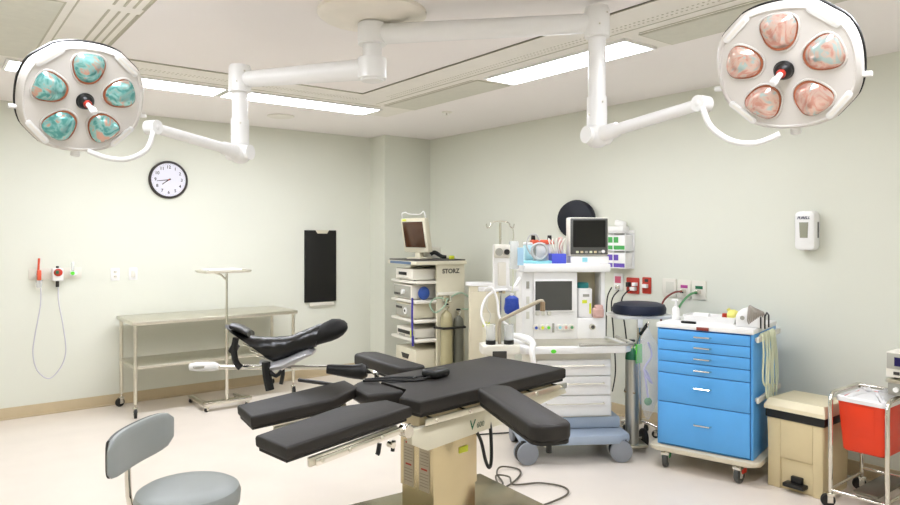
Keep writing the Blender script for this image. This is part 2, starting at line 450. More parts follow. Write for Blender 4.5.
# ------------------------------------------------------------------ back wall things
t = thing('wall_clock', 'round black rimmed wall clock with a white dial showing quarter to eight', 'clock', (1.947, Y1, 2.157))
Mc = plane_M((0, 0, 0), (1, 0, 0), (0, 0, 1))
MB(Mc).rings([[Vector((r * math.cos(2 * PI * j / 48), r * math.sin(2 * PI * j / 48), z)) for j in range(48)] for r, z in ((.186, .002), (.188, .02), (.180, .035), (.166, .035), (.162, .02))]).build('rim', mat('clock rim brown black', '2a211d', .35), t)
MB(Mc).rings([[Vector((r * math.cos(2 * PI * j / 48), r * math.sin(2 * PI * j / 48), z)) for j in range(48)] for r, z in ((.164, .012), (.164, .024))]).build('dial', mat('clock dial', 'e4e3ee', .4, var=.005), t)
for i in range(1, 13):
    a = R(90 - 30 * i)
    text('numeral', str(i), .042, ink, t, Mc @ T3(.125 * math.cos(a), .125 * math.sin(a), .0245), bold=.0009)
m = MB(Mc)
for i in range(60):
    a = R(6 * i); T = RZ(6 * i) @ T3(0, .153, 0)
    m.T = Mc @ T; m.box((-.0008, -.004, .024), (.0008, .004, .0248))
m.build('minute_track', ink, t)
def hand(a, L, w):
    m = MB(Mc @ RZ(-a)); m.prism([(-w, -.02), (w, -.02), (w * .6, L), (-w * .6, L)], .027, .029); return m
hand(262, .115, .0045).build('minute_hand', handm, t); hand(233, .08, .0055).build('hour_hand', handm, t)
m = MB(Mc); m.cyl((0, 0, .024), (0, 0, .032), .007); m.build('hand_pin', redink, t)

t = thing('wall_board', 'tall black panel hung on the far wall by a pale clip', 'board', (3.61, Y1, 1.25))
MB().box((-.196, -.03, -.40), (.196, -.004, .415), .004).build('panel', mat('matte black board', '12110c', .75, var=.1, nscale=5), t)
MB(plane_M((0, -.03, .39), (1, 0, 0), (0, 0, 1))).prism([(-.07, .025), (.1, .025), (.075, -.012), (-.045, -.012)], 0, .006, .002).build('clip', cream, t)
MB().box((-.14, -.035, -.445), (.17, -.004, -.405), .006).build('bottom_rail', offw, t)

for x, lab, ty in ((1.464, 'white wall plate with a socket above the steel table, left one', 0), (1.623, 'white wall plate with a switch above the steel table, right one', 1)):
    t = thing('wall_plate', lab, 'wall plate', (x, Y1, 1.236))
    MB(plane_M((0, 0, 0), (1, 0, 0), (0, 0, 1))).prism(rrect(.076, .118, .006), 0, .006, .002).build('plate', white, t)
    if ty == 0:
        for zz in (.022, -.022):
            MB(plane_M((0, -.006, zz), (1, 0, 0), (0, 0, 1))).prism(rrect(.03, .028, .012), 0, .003).build('socket', offw, t)
            MB().box((-.008, -.0105, zz - .004), (-.005, -.009, zz + .006)).box((.005, -.0105, zz - .004), (.008, -.009, zz + .006)).build('socket_slots', ink, t)
    else:
        MB().box((-.017, -.011, -.034), (.017, -.006, .034), .002).build('rocker', offw, t)

# gas / suction set
t = thing('gas_outlet_plate', 'long white gas outlet plate low left on the far wall with three outlets', 'gas outlet', (.97, Y1, 1.262))
m = MB(plane_M((0, 0, 0), (1, 0, 0), (0, 0, 1))); m.prism(rrect(.42, .10, .01), 0, .012, .003); m.build('plate', offw, t)
for dx, mm in ((-.14, orange), (0, white), (.15, greenp)):
    MB().cyl((dx, -.012, 0), (dx, -.03, 0), .022).build('outlet', white, t)
t = thing('suction_regulator', 'white suction regulator with a red and green gauge beside the orange valve', 'regulator', (.975, Y1 - .0305, 1.262))
MB().box((-.045, -.08, -.065), (.045, 0, .05), .012).build('body', white, t)
MB().lathe([(.034, 0), (.034, .012), (.03, .015), (.001, .015)], (0, -.08, .012), (0, -1, 0)).build('gauge', redplate, t)
MB().box((-.02, -.098, .0), (.004, -.094, .03)).build('gauge_scale', greend, t)
MB().cyl((0, -.04, .05), (0, -.04, .068), .012).build('selector', ink, t)
MB().cyl((0, -.04, -.065), (0, -.04, -.12), .014).build('trap', ink, t)
t = thing('suction_canister_valve', 'orange handled valve with a small clear cup, leftmost on the far wall', 'valve', (.835, Y1, 1.262))
MB().cyl((0, -.012, 0), (0, -.06, 0), .018).box((-.016, -.075, -.055), (.016, -.03, .035), .006).build('body', orange, t)
MB().cyl((-.006, -.055, .03), (0, -.05, .14), .009).build('handle', orange, t)
MB().cyl((0, -.055, -.12), (0, -.055, -.055), .022, .028).build('cup', clearp, t)
t = thing('flowmeter', 'small clear flowmeter with a green knob at the right of the wall plate', 'flowmeter', (1.095, Y1 - .0305, 1.262))
MB().box((-.018, -.035, -.03), (.018, 0, .02), .005).build('body', white, t)
MB().cyl((0, -.05, .02), (0, -.05, .10), .013).build('tube', clearp, t); MB().cyl((0, -.03, 0), (0, -.06, 0), .016).build('knob', greenp, t)
pts = [(.845, 7.0, 1.14), (.84, 6.99, .98), (.80, 7.0, .72), (.785, 7.0, .56), (.82, 7.0, .41), (.91, 7.0, .33), (1.0, 7.0, .42), (1.04, 7.0, .56), (1.02, 7.0, .78), (.985, 7.0, 1.0), (.98, 7.005, 1.14)]
tag(MB().tube(pts, .0045, 8, smooth=8).build('suction_tubing', mat('lavender tubing', 'c6c3cc', .4)), 'thin pale loop of tubing hanging below the wall regulator', 'tubing')

# ------------------------------------------------------------------ steel table
t = thing('steel_work_table', 'long stainless steel work table with a lower shelf against the far wall', 'table', (2.24, 6.70, 0))
hx, hy, zt = .78, .30, .85
MB().box((-hx, -hy, zt - .035), (hx, hy, zt), .006).build('tabletop', steel, t)
MB().box((-hx + .03, -hy + .03, .425), (hx - .03, hy - .03, .45), .004).build('shelf', steel, t)
for sx in (-1, 1):
    for sy in (-1, 1):
        MB().cyl((sx * (hx - .035), sy * (hy - .035), .12), (sx * (hx - .035), sy * (hy - .035), zt - .034), .016).build('leg', steel, t)
        caster(t, sx * (hx - .035), sy * (hy - .035), .042, .024, random.choice((20, 80, -40)), .125)

# ------------------------------------------------------------------ mayo stand
t = thing('instrument_stand', 'slim chrome instrument stand with a small tray in front of the steel table', 'instrument stand', (2.25, 6.28, 0))
MB().cyl((0, 0, .06), (0, 0, .72), .016).cyl((0, 0, .72), (0, 0, 1.255), .011).build('post', chrome, t)
m = MB().tube([(0, 0, 1.19), (-.04, .04, 1.24), (-.1, .06, 1.262)], .009)
m.build('tray_bracket', chrome, t)
m = MB().prism(rrect(.42, .30, .03, cx=-.02, cy=.03), 1.262, 1.27).build('tray', steel, t)
MB().tube([(x, y, 1.277) for x, y in rrect(.42, .30, .03, cx=-.02, cy=.03)], .011, 8, True).build('tray_rim', steel, m)
MB().box((-.19, -.07, 1.272), (.12, .15, 1.297), .006).build('folded_cloth', cloth, t)
MB().box((-.21, -.035, .05), (.23, .035, .085), .004).build('base_bar', chrome, t)
MB().box((-.21, -.03, .04), (-.165, .46, .065), .003).build('base_leg', steel, t)
MB().box((.17, -.03, .04), (.215, .3, .065), .003).build('base_leg', steel, t)
for x, y in ((-.19, -.02), (.19, -.02), (-.19, .43), (.19, .27)):
    caster(t, x, y, .02, .016, 30, .048, wm=rubber)
MB().cyl((0, 0, .70), (0, 0, .74), .022).cyl((0, 0, .72), (.035, 0, .72), .008).build('height_knob', chrome, t)

# ------------------------------------------------------------------ endoscopy tower
tw = thing('equipment_tower', 'tall cream video equipment cart with open shelves near the room corner', 'equipment cart', (3.925, 5.56, 0), R(-8))
D1, D2, TZ = .53, .60, 1.36
MB().box((.20, 0, .17), (D1, .03, TZ - .05), .006).build('side_panel', cream, tw)
MB().box((.20, D2 - .03, .17), (D1, D2, TZ - .05), .006).build('side_panel', cream, tw)
MB().box((D1 - .03, .03, .17), (D1 - .005, D2 - .03, TZ - .05)).build('back_panel', cream, tw)
MB().prism(rrect(D1 + .08, D2 + .06, .03, cx=D1 / 2 - .02, cy=D2 / 2), TZ - .05, TZ - .012, .006).build('top_shelf', cream, tw)
MB().prism(rrect(D1 + .06, D2 + .04, .03, cx=D1 / 2 - .02, cy=D2 / 2), TZ - .012, TZ, .003).build('top_mat', mat('dark worktop mat', '4a4642', .5), tw)
MB().box((-.066, .06, TZ - .045), (-.058, D2 - .06, TZ - .018)).build('front_strip', mat('blue grey strip', '5d728c', .4), tw)
SHZ = [.32, .55, .76, .97, 1.09]
SHZ = [.26, .56, .755, .95, 1.145]
for z in SHZ:
    MB().box((-.03, .005, z - .028), (D1 - .032, D2 - .005, z), .006).build('shelf', offw, tw)
MB().box((-.02, .0, .13), (D1, D2, .17), .01).build('base', cream, tw)
MB().box((.12, -.20, .10), (D1, -.001, .135), .006).build('bottle_platform', cream, tw)
m = MB().box((.2, -.035, 1.00), (.45, -.001, 1.03), .004); m.build('rail', offw, tw)
for x, y in ((.05, .06), (.05, D2 - .06), (D1 - .05, .06), (D1 - .05, D2 - .06)): caster(tw, x, y, .045, .024, 30, .135)
text('side_lettering', 'STORZ', .064, ink, tw, plane_M((.365, -.001, 1.24), (1, 0, 0), (0, 0, 1)), bold=.0016)
def device(name, label, cat, z, x0, y0, x1, y1, h, m, front):
    """a box of electronics on a tower shelf, front towards local -x"""
    o = thing(name, label, cat, tw.matrix_basis @ Vector(((x0 + x1) / 2, (y0 + y1) / 2, z)), R(-8))
    hx, hy = (x1 - x0) / 2, (y1 - y0) / 2
    MB().box((-hx, -hy, .008), (hx, hy, h), .008).build('case', m, o)
    for sx in (-1, 1):
        for sy in (-1, 1): MB().cyl((sx * hx * .8, sy * hy * .8, 0), (sx * hx * .8, sy * hy * .8, .009), .012, n=10).build('foot', rubber, o)
    front(o, -hx, hy, h); return o
def f_printer(o, x, hy, h):
    MB().box((x - .006, -hy * .3, h * .45), (x + .004, hy * .6, h * .7), .002).build('paper_slot', blackp, o)
    MB().box((x - .012, -hy * .5, h * .2), (x + .004, hy * .8, h * .33), .002).build('output_tray', offw, o)
def f_lightsource(o, x, hy, h):
    MB().box((x - .006, -hy * .9, h * .12), (x + .004, hy * .92, h * .9), .002).build('fascia', greybox, o)
    MB().cyl((x - .006, hy * .1 - .06, h * .5), (x - .03, hy * .1 - .06, h * .5), .025).build('dial', white, o)
    for i in range(4): MB().box((x - .010, hy * .8 - i * .035, h * .25), (x - .004, hy * .8 - i * .035 + .02, h * .4)).build('button', ink, o)
def f_video(o, x, hy, h):
    MB().box((x - .006, -hy * .9, h * .12), (x + .004, hy * .92, h * .9), .002).build('fascia', greybox, o)
    MB().cyl((x - .005, -hy * .2, h * .5), (x - .018, -hy * .2, h * .5), .035).build('dial', white, o)
    MB().cyl((x - .018, -hy * .2, h * .5), (x - .022, -hy * .2, h * .5), .014).build('dial_cap', ink, o)
    for i in range(5): MB().box((x - .010, hy * .8 - i * .03, h * .6), (x - .004, hy * .8 - i * .03 + .016, h * .75)).build('button', ink, o)
def f_recorder(o, x, hy, h):
    MB().box((x - .006, -hy * .5, h * .35), (x + .004, hy * .8, h * .7), .002).build('display', ink, o)
    MB().box((x - .007, -hy * .92, h * .15), (x + .004, -hy * .6, h * .85), .002).build('yellow_sticker', yellowt, o)
    for i in range(3): MB().box((x - .008, hy * .5 - i * .05, h * .12), (x - .002, hy * .5 - i * .05 + .03, h * .25)).build('button', greybox, o)
def f_supply(o, x, hy, h):
    M = plane_M((x - .001, 0, h * .6), (0, -1, 0), (0, 0, 1))
    MB(M).prism([(-.09, .02), (.09, .02), (.06, -.03), (-.06, -.03)], 0, .006, .002).build('vent', ink, o)
device('printer', 'white printer on the top open shelf under the tower monitor', 'printer', 1.145, -.02, .10, .38, .50, .12, offw, f_printer)
device('light_source', 'grey fronted light source on the second shelf of the tower', 'electronic unit', .95, -.01, .15, .38, .56, .15, offw, f_lightsource)
device('camera_controller', 'cream camera control unit with a large round dial on the middle shelf', 'electronic unit', .755, -.01, .10, .38, .52, .155, cream, f_video)
device('video_recorder', 'flat cream recorder with a yellow green sticker on the lower shelf', 'recorder', .56, -.01, .08, .40, .50, .10, offw, f_recorder)
device('power_supply_box', 'wide cream box with a dark vent on the lowest tower shelf', 'electronic unit', .26, -.01, .05, .42, .52, .19, cream, f_supply)
o = MB(tw.matrix_basis @ T3(.10, .09, 1.02)).ball((0, 0, 0), .07, (.9, .7, .98), 14).build('blue_bag', mat('blue fabric bag', '2d4f9a', .6, bump=.5, bscale=20))
tag(o, 'small blue bag tucked beside the light source on the tower', 'bag')
tag(MB(tw.matrix_basis).tube([(-.04, .07, .98), (-.045, .065, .8), (-.04, .07, .65), (-.045, .05, .5), (-.04, .06, .6)], .011, 8, smooth=6).build('blue_strap', mat('violet strap', '3a3490', .5)), 'dark violet strap hanging down the front of the tower shelves', 'strap')
# monitor on the tower
mo = thing('tower_monitor', 'cream flat monitor with a wire frame on top of the equipment tower', 'monitor', tw.matrix_basis @ Vector((.14, .30, TZ)), R(-8 + 12))
Tm = T3(-.02, 0, .24) @ RY(-10)
MB(Tm).box((-.03, -.20, -.17), (.03, .20, .19), .012).build('housing', cream, mo)
MB(Tm).box((.025, -.14, -.12), (.06, .14, .12), .02).build('rear_shell', cream, mo)
MB(Tm).box((-.034, -.165, -.115), (-.029, .165, .155), .001).build('screen', brownscreen, mo)
MB(Tm).box((-.033, .10, .163), (-.0295, .16, .182)).build('yellow_sticker', yellowt, mo)
MB().box((-.06, -.10, 0), (.12, .12, .018), .008).box((-.01, -.04, .015), (.05, .04, .12), .01).build('stand', cream, mo)
MB(Tm).tube([(0, .19, .19), (0, .19, .24), (0, .12, .255), (0, .08, .235), (0, -.10, .225), (0, -.16, .255), (0, -.185, .24), (0, -.19, .18)], .005, 8, smooth=4).build('wire_frame', white, mo)
# camera head and cable on top
o = thing('endoscope_camera', 'black camera head with coiled cable lying on the tower top', 'camera head', tw.matrix_basis @ Vector((.34, .16, TZ)), R(-8))
MB().tube([(-.10, .05, .05), (-.06, .03, .07), (0, 0, .03), (.05, -.02, .022)], [.022, .022, .02, .018], 12, smooth=3).build('body', blackp, o)
MB().tube([(.05, -.02, .02), (.10, .0, .03), (.14, .05, .015), (.08, .08, .012), (.02, .04, .012), (.06, -.03, .02), (.13, -.05, .012), (.15, .02, .03), (.09, .1, .015)], .007, 8, smooth=6).build('cable', hosem, o)
MB().box((.07, -.07, 0), (.12, -.03, .035), .006).build('plug', yellowt, o)
o = tw.matrix_basis
tag(MB(o).box((.30, .36, TZ), (.45, .52, TZ + .12), .01).build('white_box', offw), 'small off white box behind the camera head on the tower', 'box')
# gas cylinders beside the tower
def gas(x, y, r, h, m, name, label, z0=0, cap=None, T=Matrix.Identity(4), valve=True):
    p = T @ Vector((x, y, z0)); g = thing(name, label, 'gas cylinder', p)
    MB().lathe([(r * .9, 0), (r, .02), (r, h - r * 1.3), (r * .85, h - r * .6), (r * .4, h - .01), (r * .3, h)]).build('body', m, g)
    if cap: MB().lathe([(r * 1.01, h - r * 1.6), (r * 1.01, h - r * 1.25), (r * .87, h - r * .55), (r * .42, h - .008), (r * .31, h + .003)]).build('shoulder_paint', cap, g)
    if valve:
        MB().cyl((0, 0, h), (0, 0, h + .05), .014).cyl((0, -.03, h + .03), (0, .03, h + .03), .012).build('valve', chrome, g)
        MB().lathe([(.022, 0), (.024, .004), (.024, .012), (.02, .016)], (0, 0, h + .05)).build('valve_knob', blackp, g)
    return g
gas(.27, -.075, .062, .72, beigecyl, 'gas_cylinder', 'beige gas cylinder strapped to the tower, the wider left one', .1355, T=tw.matrix_basis)
g2 = gas(.41, -.075, .052, .66, greycyl, 'gas_cylinder', 'dark grey gas cylinder strapped to the tower, the right one', .1355, T=tw.matrix_basis)
m = MB(tw.matrix_basis); m.tube([(.17, -.002, .68), (.2, -.14, .68), (.3, -.145, .68), (.45, -.14, .68), (.50, -.002, .68)], .012, 8)
tag(m.build('cylinder_strap', blackp), 'black strap round both gas cylinders beside the tower', 'strap')
m = MB(tw.matrix_basis); m.tube([(.30, -.05, .96), (.16, -.06, .98), (.08, -.08, .92), (.13, -.1, .84), (.24, -.09, .90), (.27, -.09, .97), (.30, -.06, .96)], .008, 8, smooth=6)
m.tube([(.33, -.05, .98), (.45, -.06, 1.02), (.55, -.08, .95), (.52, -.1, .86), (.44, -.09, .86)], .008, 8, smooth=6)
tag(m.build('gas_hose', mat('pale green hose', '9bb39a', .5)), 'pale green hose looping over the gas cylinders at the tower', 'hose')
m = MB(tw.matrix_basis).box((.24, -.06, .93), (.34, -.036, 1.0), .008); tag(m.build('gas_regulator', chrome), 'small chrome gas regulator on the tower side above the cylinders', 'regulator')

# ------------------------------------------------------------------ beige cabinet behind the anaesthesia machine
cb = thing('side_cabinet', 'narrow beige cabinet with a white top between tower and anaesthesia machine', 'cabinet', (4.30, 5.00, 0), R(-38))
MB().box((-.15, -.02, .04), (.15, .17, 1.12), .01).build('body', brownbox, cb)
MB().box((-.13, -.03, .12), (.13, -.019, 1.06), .004).build('door', brownbox, cb)
MB().box((-.02, -.036, .2), (.10, -.029, .86), .004).build('door_panel', cream, cb)
MB().box((-.14, 0, 0), (.14, .16, .04)).build('plinth', cream, cb)
MB().prism(rrect(.34, .22, .04, cx=-.01, cy=.075), 1.12, 1.15, .008).build('countertop', white, cb)

# ------------------------------------------------------------------ anaesthesia machine
AO = cam2room(.888, 4.85); AR = R(-33)
am = thing('anaesthesia_machine', 'white anaesthesia machine with a grey screen and three drawers', 'anaesthesia machine', AO, AR)
AT = T3(*AO) @ Matrix.Rotation(AR, 4, 'Z')
def q(px, py, y):                     # a point of the machine's own frame at depth y from its front
    D = 4.85 + y
    return Vector(((px - 575) * D / 683 + .267 * y, y, 1.6 - (py - 236) * D / 683))
# base
MB().prism([(-.40, -.02), (-.30, -.07), (.30, -.07), (.39, -.02), (.38, .50), (.32, .60), (-.30, .60), (-.40, .50)], .13, .20, .02).build('base', basegrey, am)
MB().prism([(-.30, .10), (.36, .10), (.36, .56), (-.30, .56)], .20, .29, .02).build('base_step', basegrey, am)
for x, y, tn in ((-.345, -.02, 12), (.335, -.02, -8), (-.33, .52, 90), (.33, .52, 90)):
    f = MB(T3(x, y, 0) @ RZ(tn)); f.box((-.05, -.018, .11), (.03, .018, .165), .01); f.cyl((0, 0, .1), (0, 0, .15), .02)
    fk = f.build('caster', blackp, am)
    for sy in (-1, 1):
        MB(T3(x, y, 0) @ RZ(tn)).lathe([(.02, -.012), (.068, -.014), (.078, -.009), (.078, .009), (.068, .014), (.03, .013)], (-.012, sy * .033, .079), (0, 1, 0), 28).build('wheel', wheelg, fk)
    MB(T3(x, y, 0) @ RZ(tn)).lathe([(.079, -.018), (.0795, 0), (.079, .018)], (-.012, 0, .0795), (0, 1, 0), 28).build('tyre', rubber, fk)
# drawer body
MB().box((-.28, .10, .285), (.30, .55, .80), .01).build('drawer_cabinet', offw, am)
for z0, z1 in ((.30, .445), (.45, .585), (.59, .705)):
    d = MB().box((-.255, .078, z0), (.285, .102, z1), .006).build('drawer', white, am)
    MB().cyl((-.19, .05, (z0 + z1) / 2 + .02), (.23, .05, (z0 + z1) / 2 + .02), .005, n=8).cyl((-.19, .05, (z0 + z1) / 2 + .02), (-.19, .08, (z0 + z1) / 2 + .02), .005, n=8).cyl((.23, .05, (z0 + z1) / 2 + .02), (.23, .08, (z0 + z1) / 2 + .02), .005, n=8).build('handle', steel, d)
# worktop
MB().prism([(-.40, .02), (-.36, -.02), (.36, -.02), (.42, .04), (.42, .36), (.36, .56), (-.36, .56), (-.40, .5)], .765, .815, .012).build('worktop', white, am)
MB().prism([(-.32, .02), (.33, .02), (.37, .06), (.35, .36), (-.34, .36)], .813, .818).build('work_surface', steel, am)
MB().tube([(.02, -.035, .83), (.36, -.035, .83), (.43, .02, .83), (.42, .36, .83)], .011, 10).build('grab_rail', greybox, am)
MB(plane_M((-.16, -.021, .79), (1, 0, 0), (0, 0, 1))).prism([(.02 * math.cos(R(a)), .014 * math.sin(R(a)) - .004) for a in range(0, 360, 30)], 0, .003).build('green_badge', greenp, am)
# upper unit
yb = .36
a = q(521, 335, yb); b = q(606, 272, yb); zl = .816
xl, xr, zu = a.x, b.x, 1.325
xm0 = q(533, 0, yb).x; xm1 = q(577, 0, yb).x; xr0 = q(603, 0, yb).x
MB().box((xl, yb - .01, zl), (xm0, yb + .24, zu), .01).build('side_column', white, am)
MB().box((xm0 - .002, yb - .02, zl), (xm1, yb + .22, zu), .008).build('main_panel', white, am)
MB().box((xm1 - .002, yb - .02, zl), (xr, yb + .22, q(0, 318, yb).z), .008).build('lower_panel', white, am)
MB().box((xm1, yb + .16, zl + .1), (xr, yb + .22, zu)).build('recess_back', mat('recess beige', 'c9bfa0', .5), am)
MB().box((xr0 - .01, yb, .95), (xr, yb + .20, zu), .006).build('side_column', white, am)
t0 = q(522, 274, yb - .05); t1 = q(612, 263, yb - .05)
MB().box((t0.x, yb - .05, zu), (t1.x, yb + .27, zu + .065), .012).build('top_shelf', white, am)
MB().box((t0.x + .01, yb - .055, zu + .03), (t0.x + .012, yb - .049, zu + .05)).build('badge', greybox, am)
s0 = q(534.5, 310, yb - .02); s1 = q(571.5, 281, yb - .02)
scr = MB().box((s0.x - .012, yb - .034, s0.z - .012), (s1.x + .012, yb - .018, s1.z + .012), .004).build('screen_bezel', white, am)
MB().box((s0.x, yb - .037, s0.z), (s1.x, yb - .0335, s1.z)).build('screen', screenm, scr)
for px in (537, 543, 549):
    p = q(px, 0, yb - .03)
    MB().box((p.x - .014, yb - .034, 1.0), (p.x + .014, yb - .019, 1.045 + .0), .003).build('flow_tube', greypan, am)
for px, mm in ((535, royal), (541.5, yellowt), (547.5, greenp), (559, cyan), (565, pinkm), (571, hoseg)):
    p = q(px, 327, yb - .02)
    k = MB().cyl((p.x, yb - .05, p.z), (p.x, yb - .02, p.z), .021, .023, 16).build('control_knob', offw, am)
    MB().cyl((p.x, yb - .052, p.z), (p.x, yb - .05, p.z), .012, n=12).build('knob_cap', mm, k)
p = q(553, 327, yb - .02); MB().box((p.x - .008, yb - .028, p.z - .04), (p.x + .008, yb - .018, p.z + .03), .002).build('divider', greybox, am)
p = q(592.5, 327, yb - .02)
g = MB().cyl((p.x, yb - .045, p.z), (p.x, yb - .018, p.z), .02, .024).build('gauge', chrome, am)
MB().cyl((p.x, yb - .047, p.z), (p.x, yb - .0445, p.z), .014).build('gauge_dial', ink, g)
for py0 in (285, 300, 315):
    p = q(527, py0, yb); MB().box((p.x - .012, yb - .014, p.z - .025), (p.x + .012, yb - .008, p.z + .03), .002).build('side_slot', greypan if py0 > 290 else greybox, am)
# absorber arm on the left
MB().tube([(-.36, .1, .80), (-.47, .05, .80), (-.50, .05, .80)], .02, 10).build('absorber_bracket', white, am)
ab = MB().prism(rrect(.27, .20, .03, cx=-.535, cy=.04), .775, .835, .012).build('absorber_block', offw, am)
MB().prism(rrect(.20, .15, .03, cx=-.535, cy=.04), .72, .775, .01).build('absorber_foot', offw, ab)
MB().box((-.60, -.066, .745), (-.50, -.058, .80), .004).build('absorber_label', ink, ab)
for x in (-.60, -.47):
    MB().cyl((x, .03, .835), (x, .03, .865), .036).build('valve_ring', blackp, ab)
    MB().cyl((x, .03, .865), (x, .03, .975), .034).build('valve_dome', clearp, ab)
MB().tube([(-.535, .04, .83), (-.535, .04, .98), (-.50, .02, 1.02), (-.30, -.05, 1.13), (-.265, -.05, 1.145), (-.245, -.05, 1.14), (-.245, -.05, 1.09)], .013, 12, smooth=4).build('bag_arm', mat('taupe arm', 'b5aa94', .35), am)
MB().cyl((-.245, -.05, 1.075), (-.245, -.05, 1.14), .018).build('bag_port', mat('brown port', '9c8567', .4), am)
# rail with hoses
MB().box((-.66, .24, 1.19), (-.36, .27, 1.225), .006).build('side_rail', white, am)
MB().tube([(-.40, .25, 1.21), (-.37, .3, 1.24), (-.33, .38, 1.28)], .012).build('rail_bracket', white, am)
MB().tube([(-.43, .22, 1.20), (-.47, .15, 1.21), (-.56, .13, 1.20), (-.63, .12, 1.14), (-.66, .08, 1.04), (-.63, .04, .95), (-.60, .03, .93)], .009, 10, smooth=6).build('breathing_hose', white, am)
MB().tube([(-.62, .22, 1.20), (-.58, .13, 1.23), (-.54, .12, 1.14), (-.53, .08, 1.02), (-.48, .03, .97)], .009, 10, smooth=6).build('breathing_hose', white, am)
MB().tube([(-.40, .28, .86), (-.33, .12, .86), (-.30, .02, .84), (-.32, -.04, .80), (-.31, -.06, .70)], [.02, .026, .024, .022, .018], 10, smooth=4).build('white_sleeve', paper, am)
def am_thing(name, label, cat, x, y, z, group=None): return thing(name, label, cat, AT @ Vector((x, y, z)), AR, group)
# breathing bag
b = am_thing('breathing_bag', 'royal blue breathing bag hanging at the left of the anaesthesia machine', 'breathing bag', -.425, .17, 1.17)
MB().lathe([(.012, 0), (.03, -.01), (.05, -.025), (.052, -.06), (.058, -.10), (.050, -.13), (.02, -.15), (.01, -.155)], sy=.7).build('bag', mat('royal blue rubber', '27439c', .45, bump=1, bscale=22, var=.15), b)
MB().cyl((0, 0, -.01), (0, 0, .012), .014).build('neck', white, b)
# monitor on a riser
zt = zu + .065
p0 = q(569, 0, yb + .05); p1 = q(608, 0, yb + .05)
mn = am_thing('patient_monitor', 'boxy grey patient monitor with a black screen on the anaesthesia machine', 'monitor', (p0.x + p1.x) / 2, yb + .10, zt)
hw = (p1.x - p0.x) / 2
MB().box((-hw, -.10, 0), (hw, .10, .055), .006).build('riser', white, mn)
MB().box((-.06, -.104, .012), (-.02, -.099, .045)).build('label', cyan, mn)
mh = MB().box((-hw - .012, -.10, .058), (hw - .004, .0, .352), .012).build('housing', offw, mn)
MB().box((-hw - .002, -.108, .068), (hw - .012, -.099, .345), .004).build('bezel', mat('monitor bezel', '565652', .4), mn)
MB().box((-hw + .018, -.111, .125), (hw - .032, -.107, .33)).build('screen', black, mn)
for i in range(6):
    MB().box((-hw + .04 + i * .035, -.112, .08), (-hw + .06 + i * .035, -.107, .096)).build('button', [hosem, tan, greybox][i % 3], mn)
MB().cyl((hw - .05, -.108, .092), (hw - .05, -.12, .092), .012).build('knob', white, mn)
# things on the top shelf
p = q(540, 0, yb)
c = am_thing('cyan_tray', 'light cyan oval tray at the left end of the machine top', 'tray', p.x, yb + .05, zt)
MB().prism([(.125 * math.cos(R(a)), .075 * math.sin(R(a))) for a in range(0, 360, 15)], 0, .02, .006).build('tray', cyan, c)
o = am_thing('breathing_circuit_coil', 'coil of clear breathing tubing standing in the cyan tray', 'tubing', p.x, yb + .05, zt + .0205)
m = MB()
for k, yy in enumerate((-.03, -.005, .02)):
    m.tube([(.06 * math.cos(R(a)) - .005 + k * .01, yy, .072 + .062 * math.sin(R(a))) for a in range(0, 360, 20)], .0085, 8, True)
m.tube([(-.06, .03, .05), (-.09, .03, .12), (-.07, .02, .19), (-.02, .02, .20), (.01, .02, .15)], .006, 8, smooth=5)
m.build('tube_loops', mat('smoky tubing', 'b9b9b6', .35), o)
o = am_thing('mask_pack', 'pale blue capped pack standing at the back left of the machine top', 'pack', p.x - .07, yb + .15, zt)
MB().box((-.03, -.04, 0), (.04, .04, .14), .01).build('pack', mat('pale blue pack', 'b8dbe2', .5), o)
MB().box((-.03, -.03, .14), (.035, .03, .16), .006).build('lid', white, o)
o = am_thing('red_tray', 'red orange shallow box on the coiled tubing beside the monitor', 'box', p.x + .01, yb + .17, zt)
MB().box((-.02, -.05, 0), (.10, .05, .145), .006).build('stand', white, o)
MB().box((-.045, -.06, .145), (.125, .06, .18), .006).build('tray', orange, o)
for x in (-.03, .10): 
    k = MB().cyl((x, 0, .18), (x, 0, .215), .018, .016).build('bottle_cap', blackp, o)
p = q(560, 0, yb)
o = am_thing('blue_bin', 'blue violet bin holding cables beside the patient monitor', 'bin', p.x - .01, yb + .05, zt)
MB().prism([(-.055, -.06), (.055, -.06), (.055, .06), (-.055, .06)], 0, .075, .004).build('bin', violet, o)
m = MB()
for k in range(5):
    a = -.04 + k * .02
    m.tube([(a, -.02, .06), (a - .02, -.03, .13), (a - .03 + k * .012, -.01, .19), (a + .01, .02, .14), (a + .01, .02, .07)], .005, 6, smooth=4)
m.build('cables', offw, o)
MB().box((.01, .0, .07), (.04, .02, .20), .004).build('pink_pack', pinkm, o)
# canister with teal lid in the recess and pink bag
p = q(585.5, 0, yb)
o = am_thing('absorbent_canister', 'white canister with a teal lid and yellow label in the machine recess', 'canister', p.x + .005, yb + .06, q(0, 318, yb).z)
MB().box((-.055, -.05, 0), (.055, .05, .225), .012).build('body', white, o)
MB().lathe([(.045, .225), (.047, .235), (.045, .262), (.035, .268), (.001, .268)], (-.008, 0, 0)).build('lid', teal, o)
MB().box((-.025, -.0515, .11), (.012, -.0495, .135)).build('yellow_label', yellowt, o)
MB().box((.03, -.0515, .03), (.045, -.0495, .11)).build('yellow_stripe', yellowt, o)
MB().box((-.02, -.0515, .16), (.03, -.0495, .18)).build('printed_line', greybox, o)
p = q(600, 0, yb)
o = am_thing('pink_pouch', 'crumpled pink pouch beside the white canister', 'pouch', p.x - .01, yb - .005, q(0, 318, yb).z)
MB().box((-.045, -.03, .001), (.04, .03, .075), .016, 3).box((-.03, -.025, .06), (.035, .022, .10), .014, 3).build('pouch', mat('pink film', 'd7aea3', .3, bump=.8, bscale=30), o)

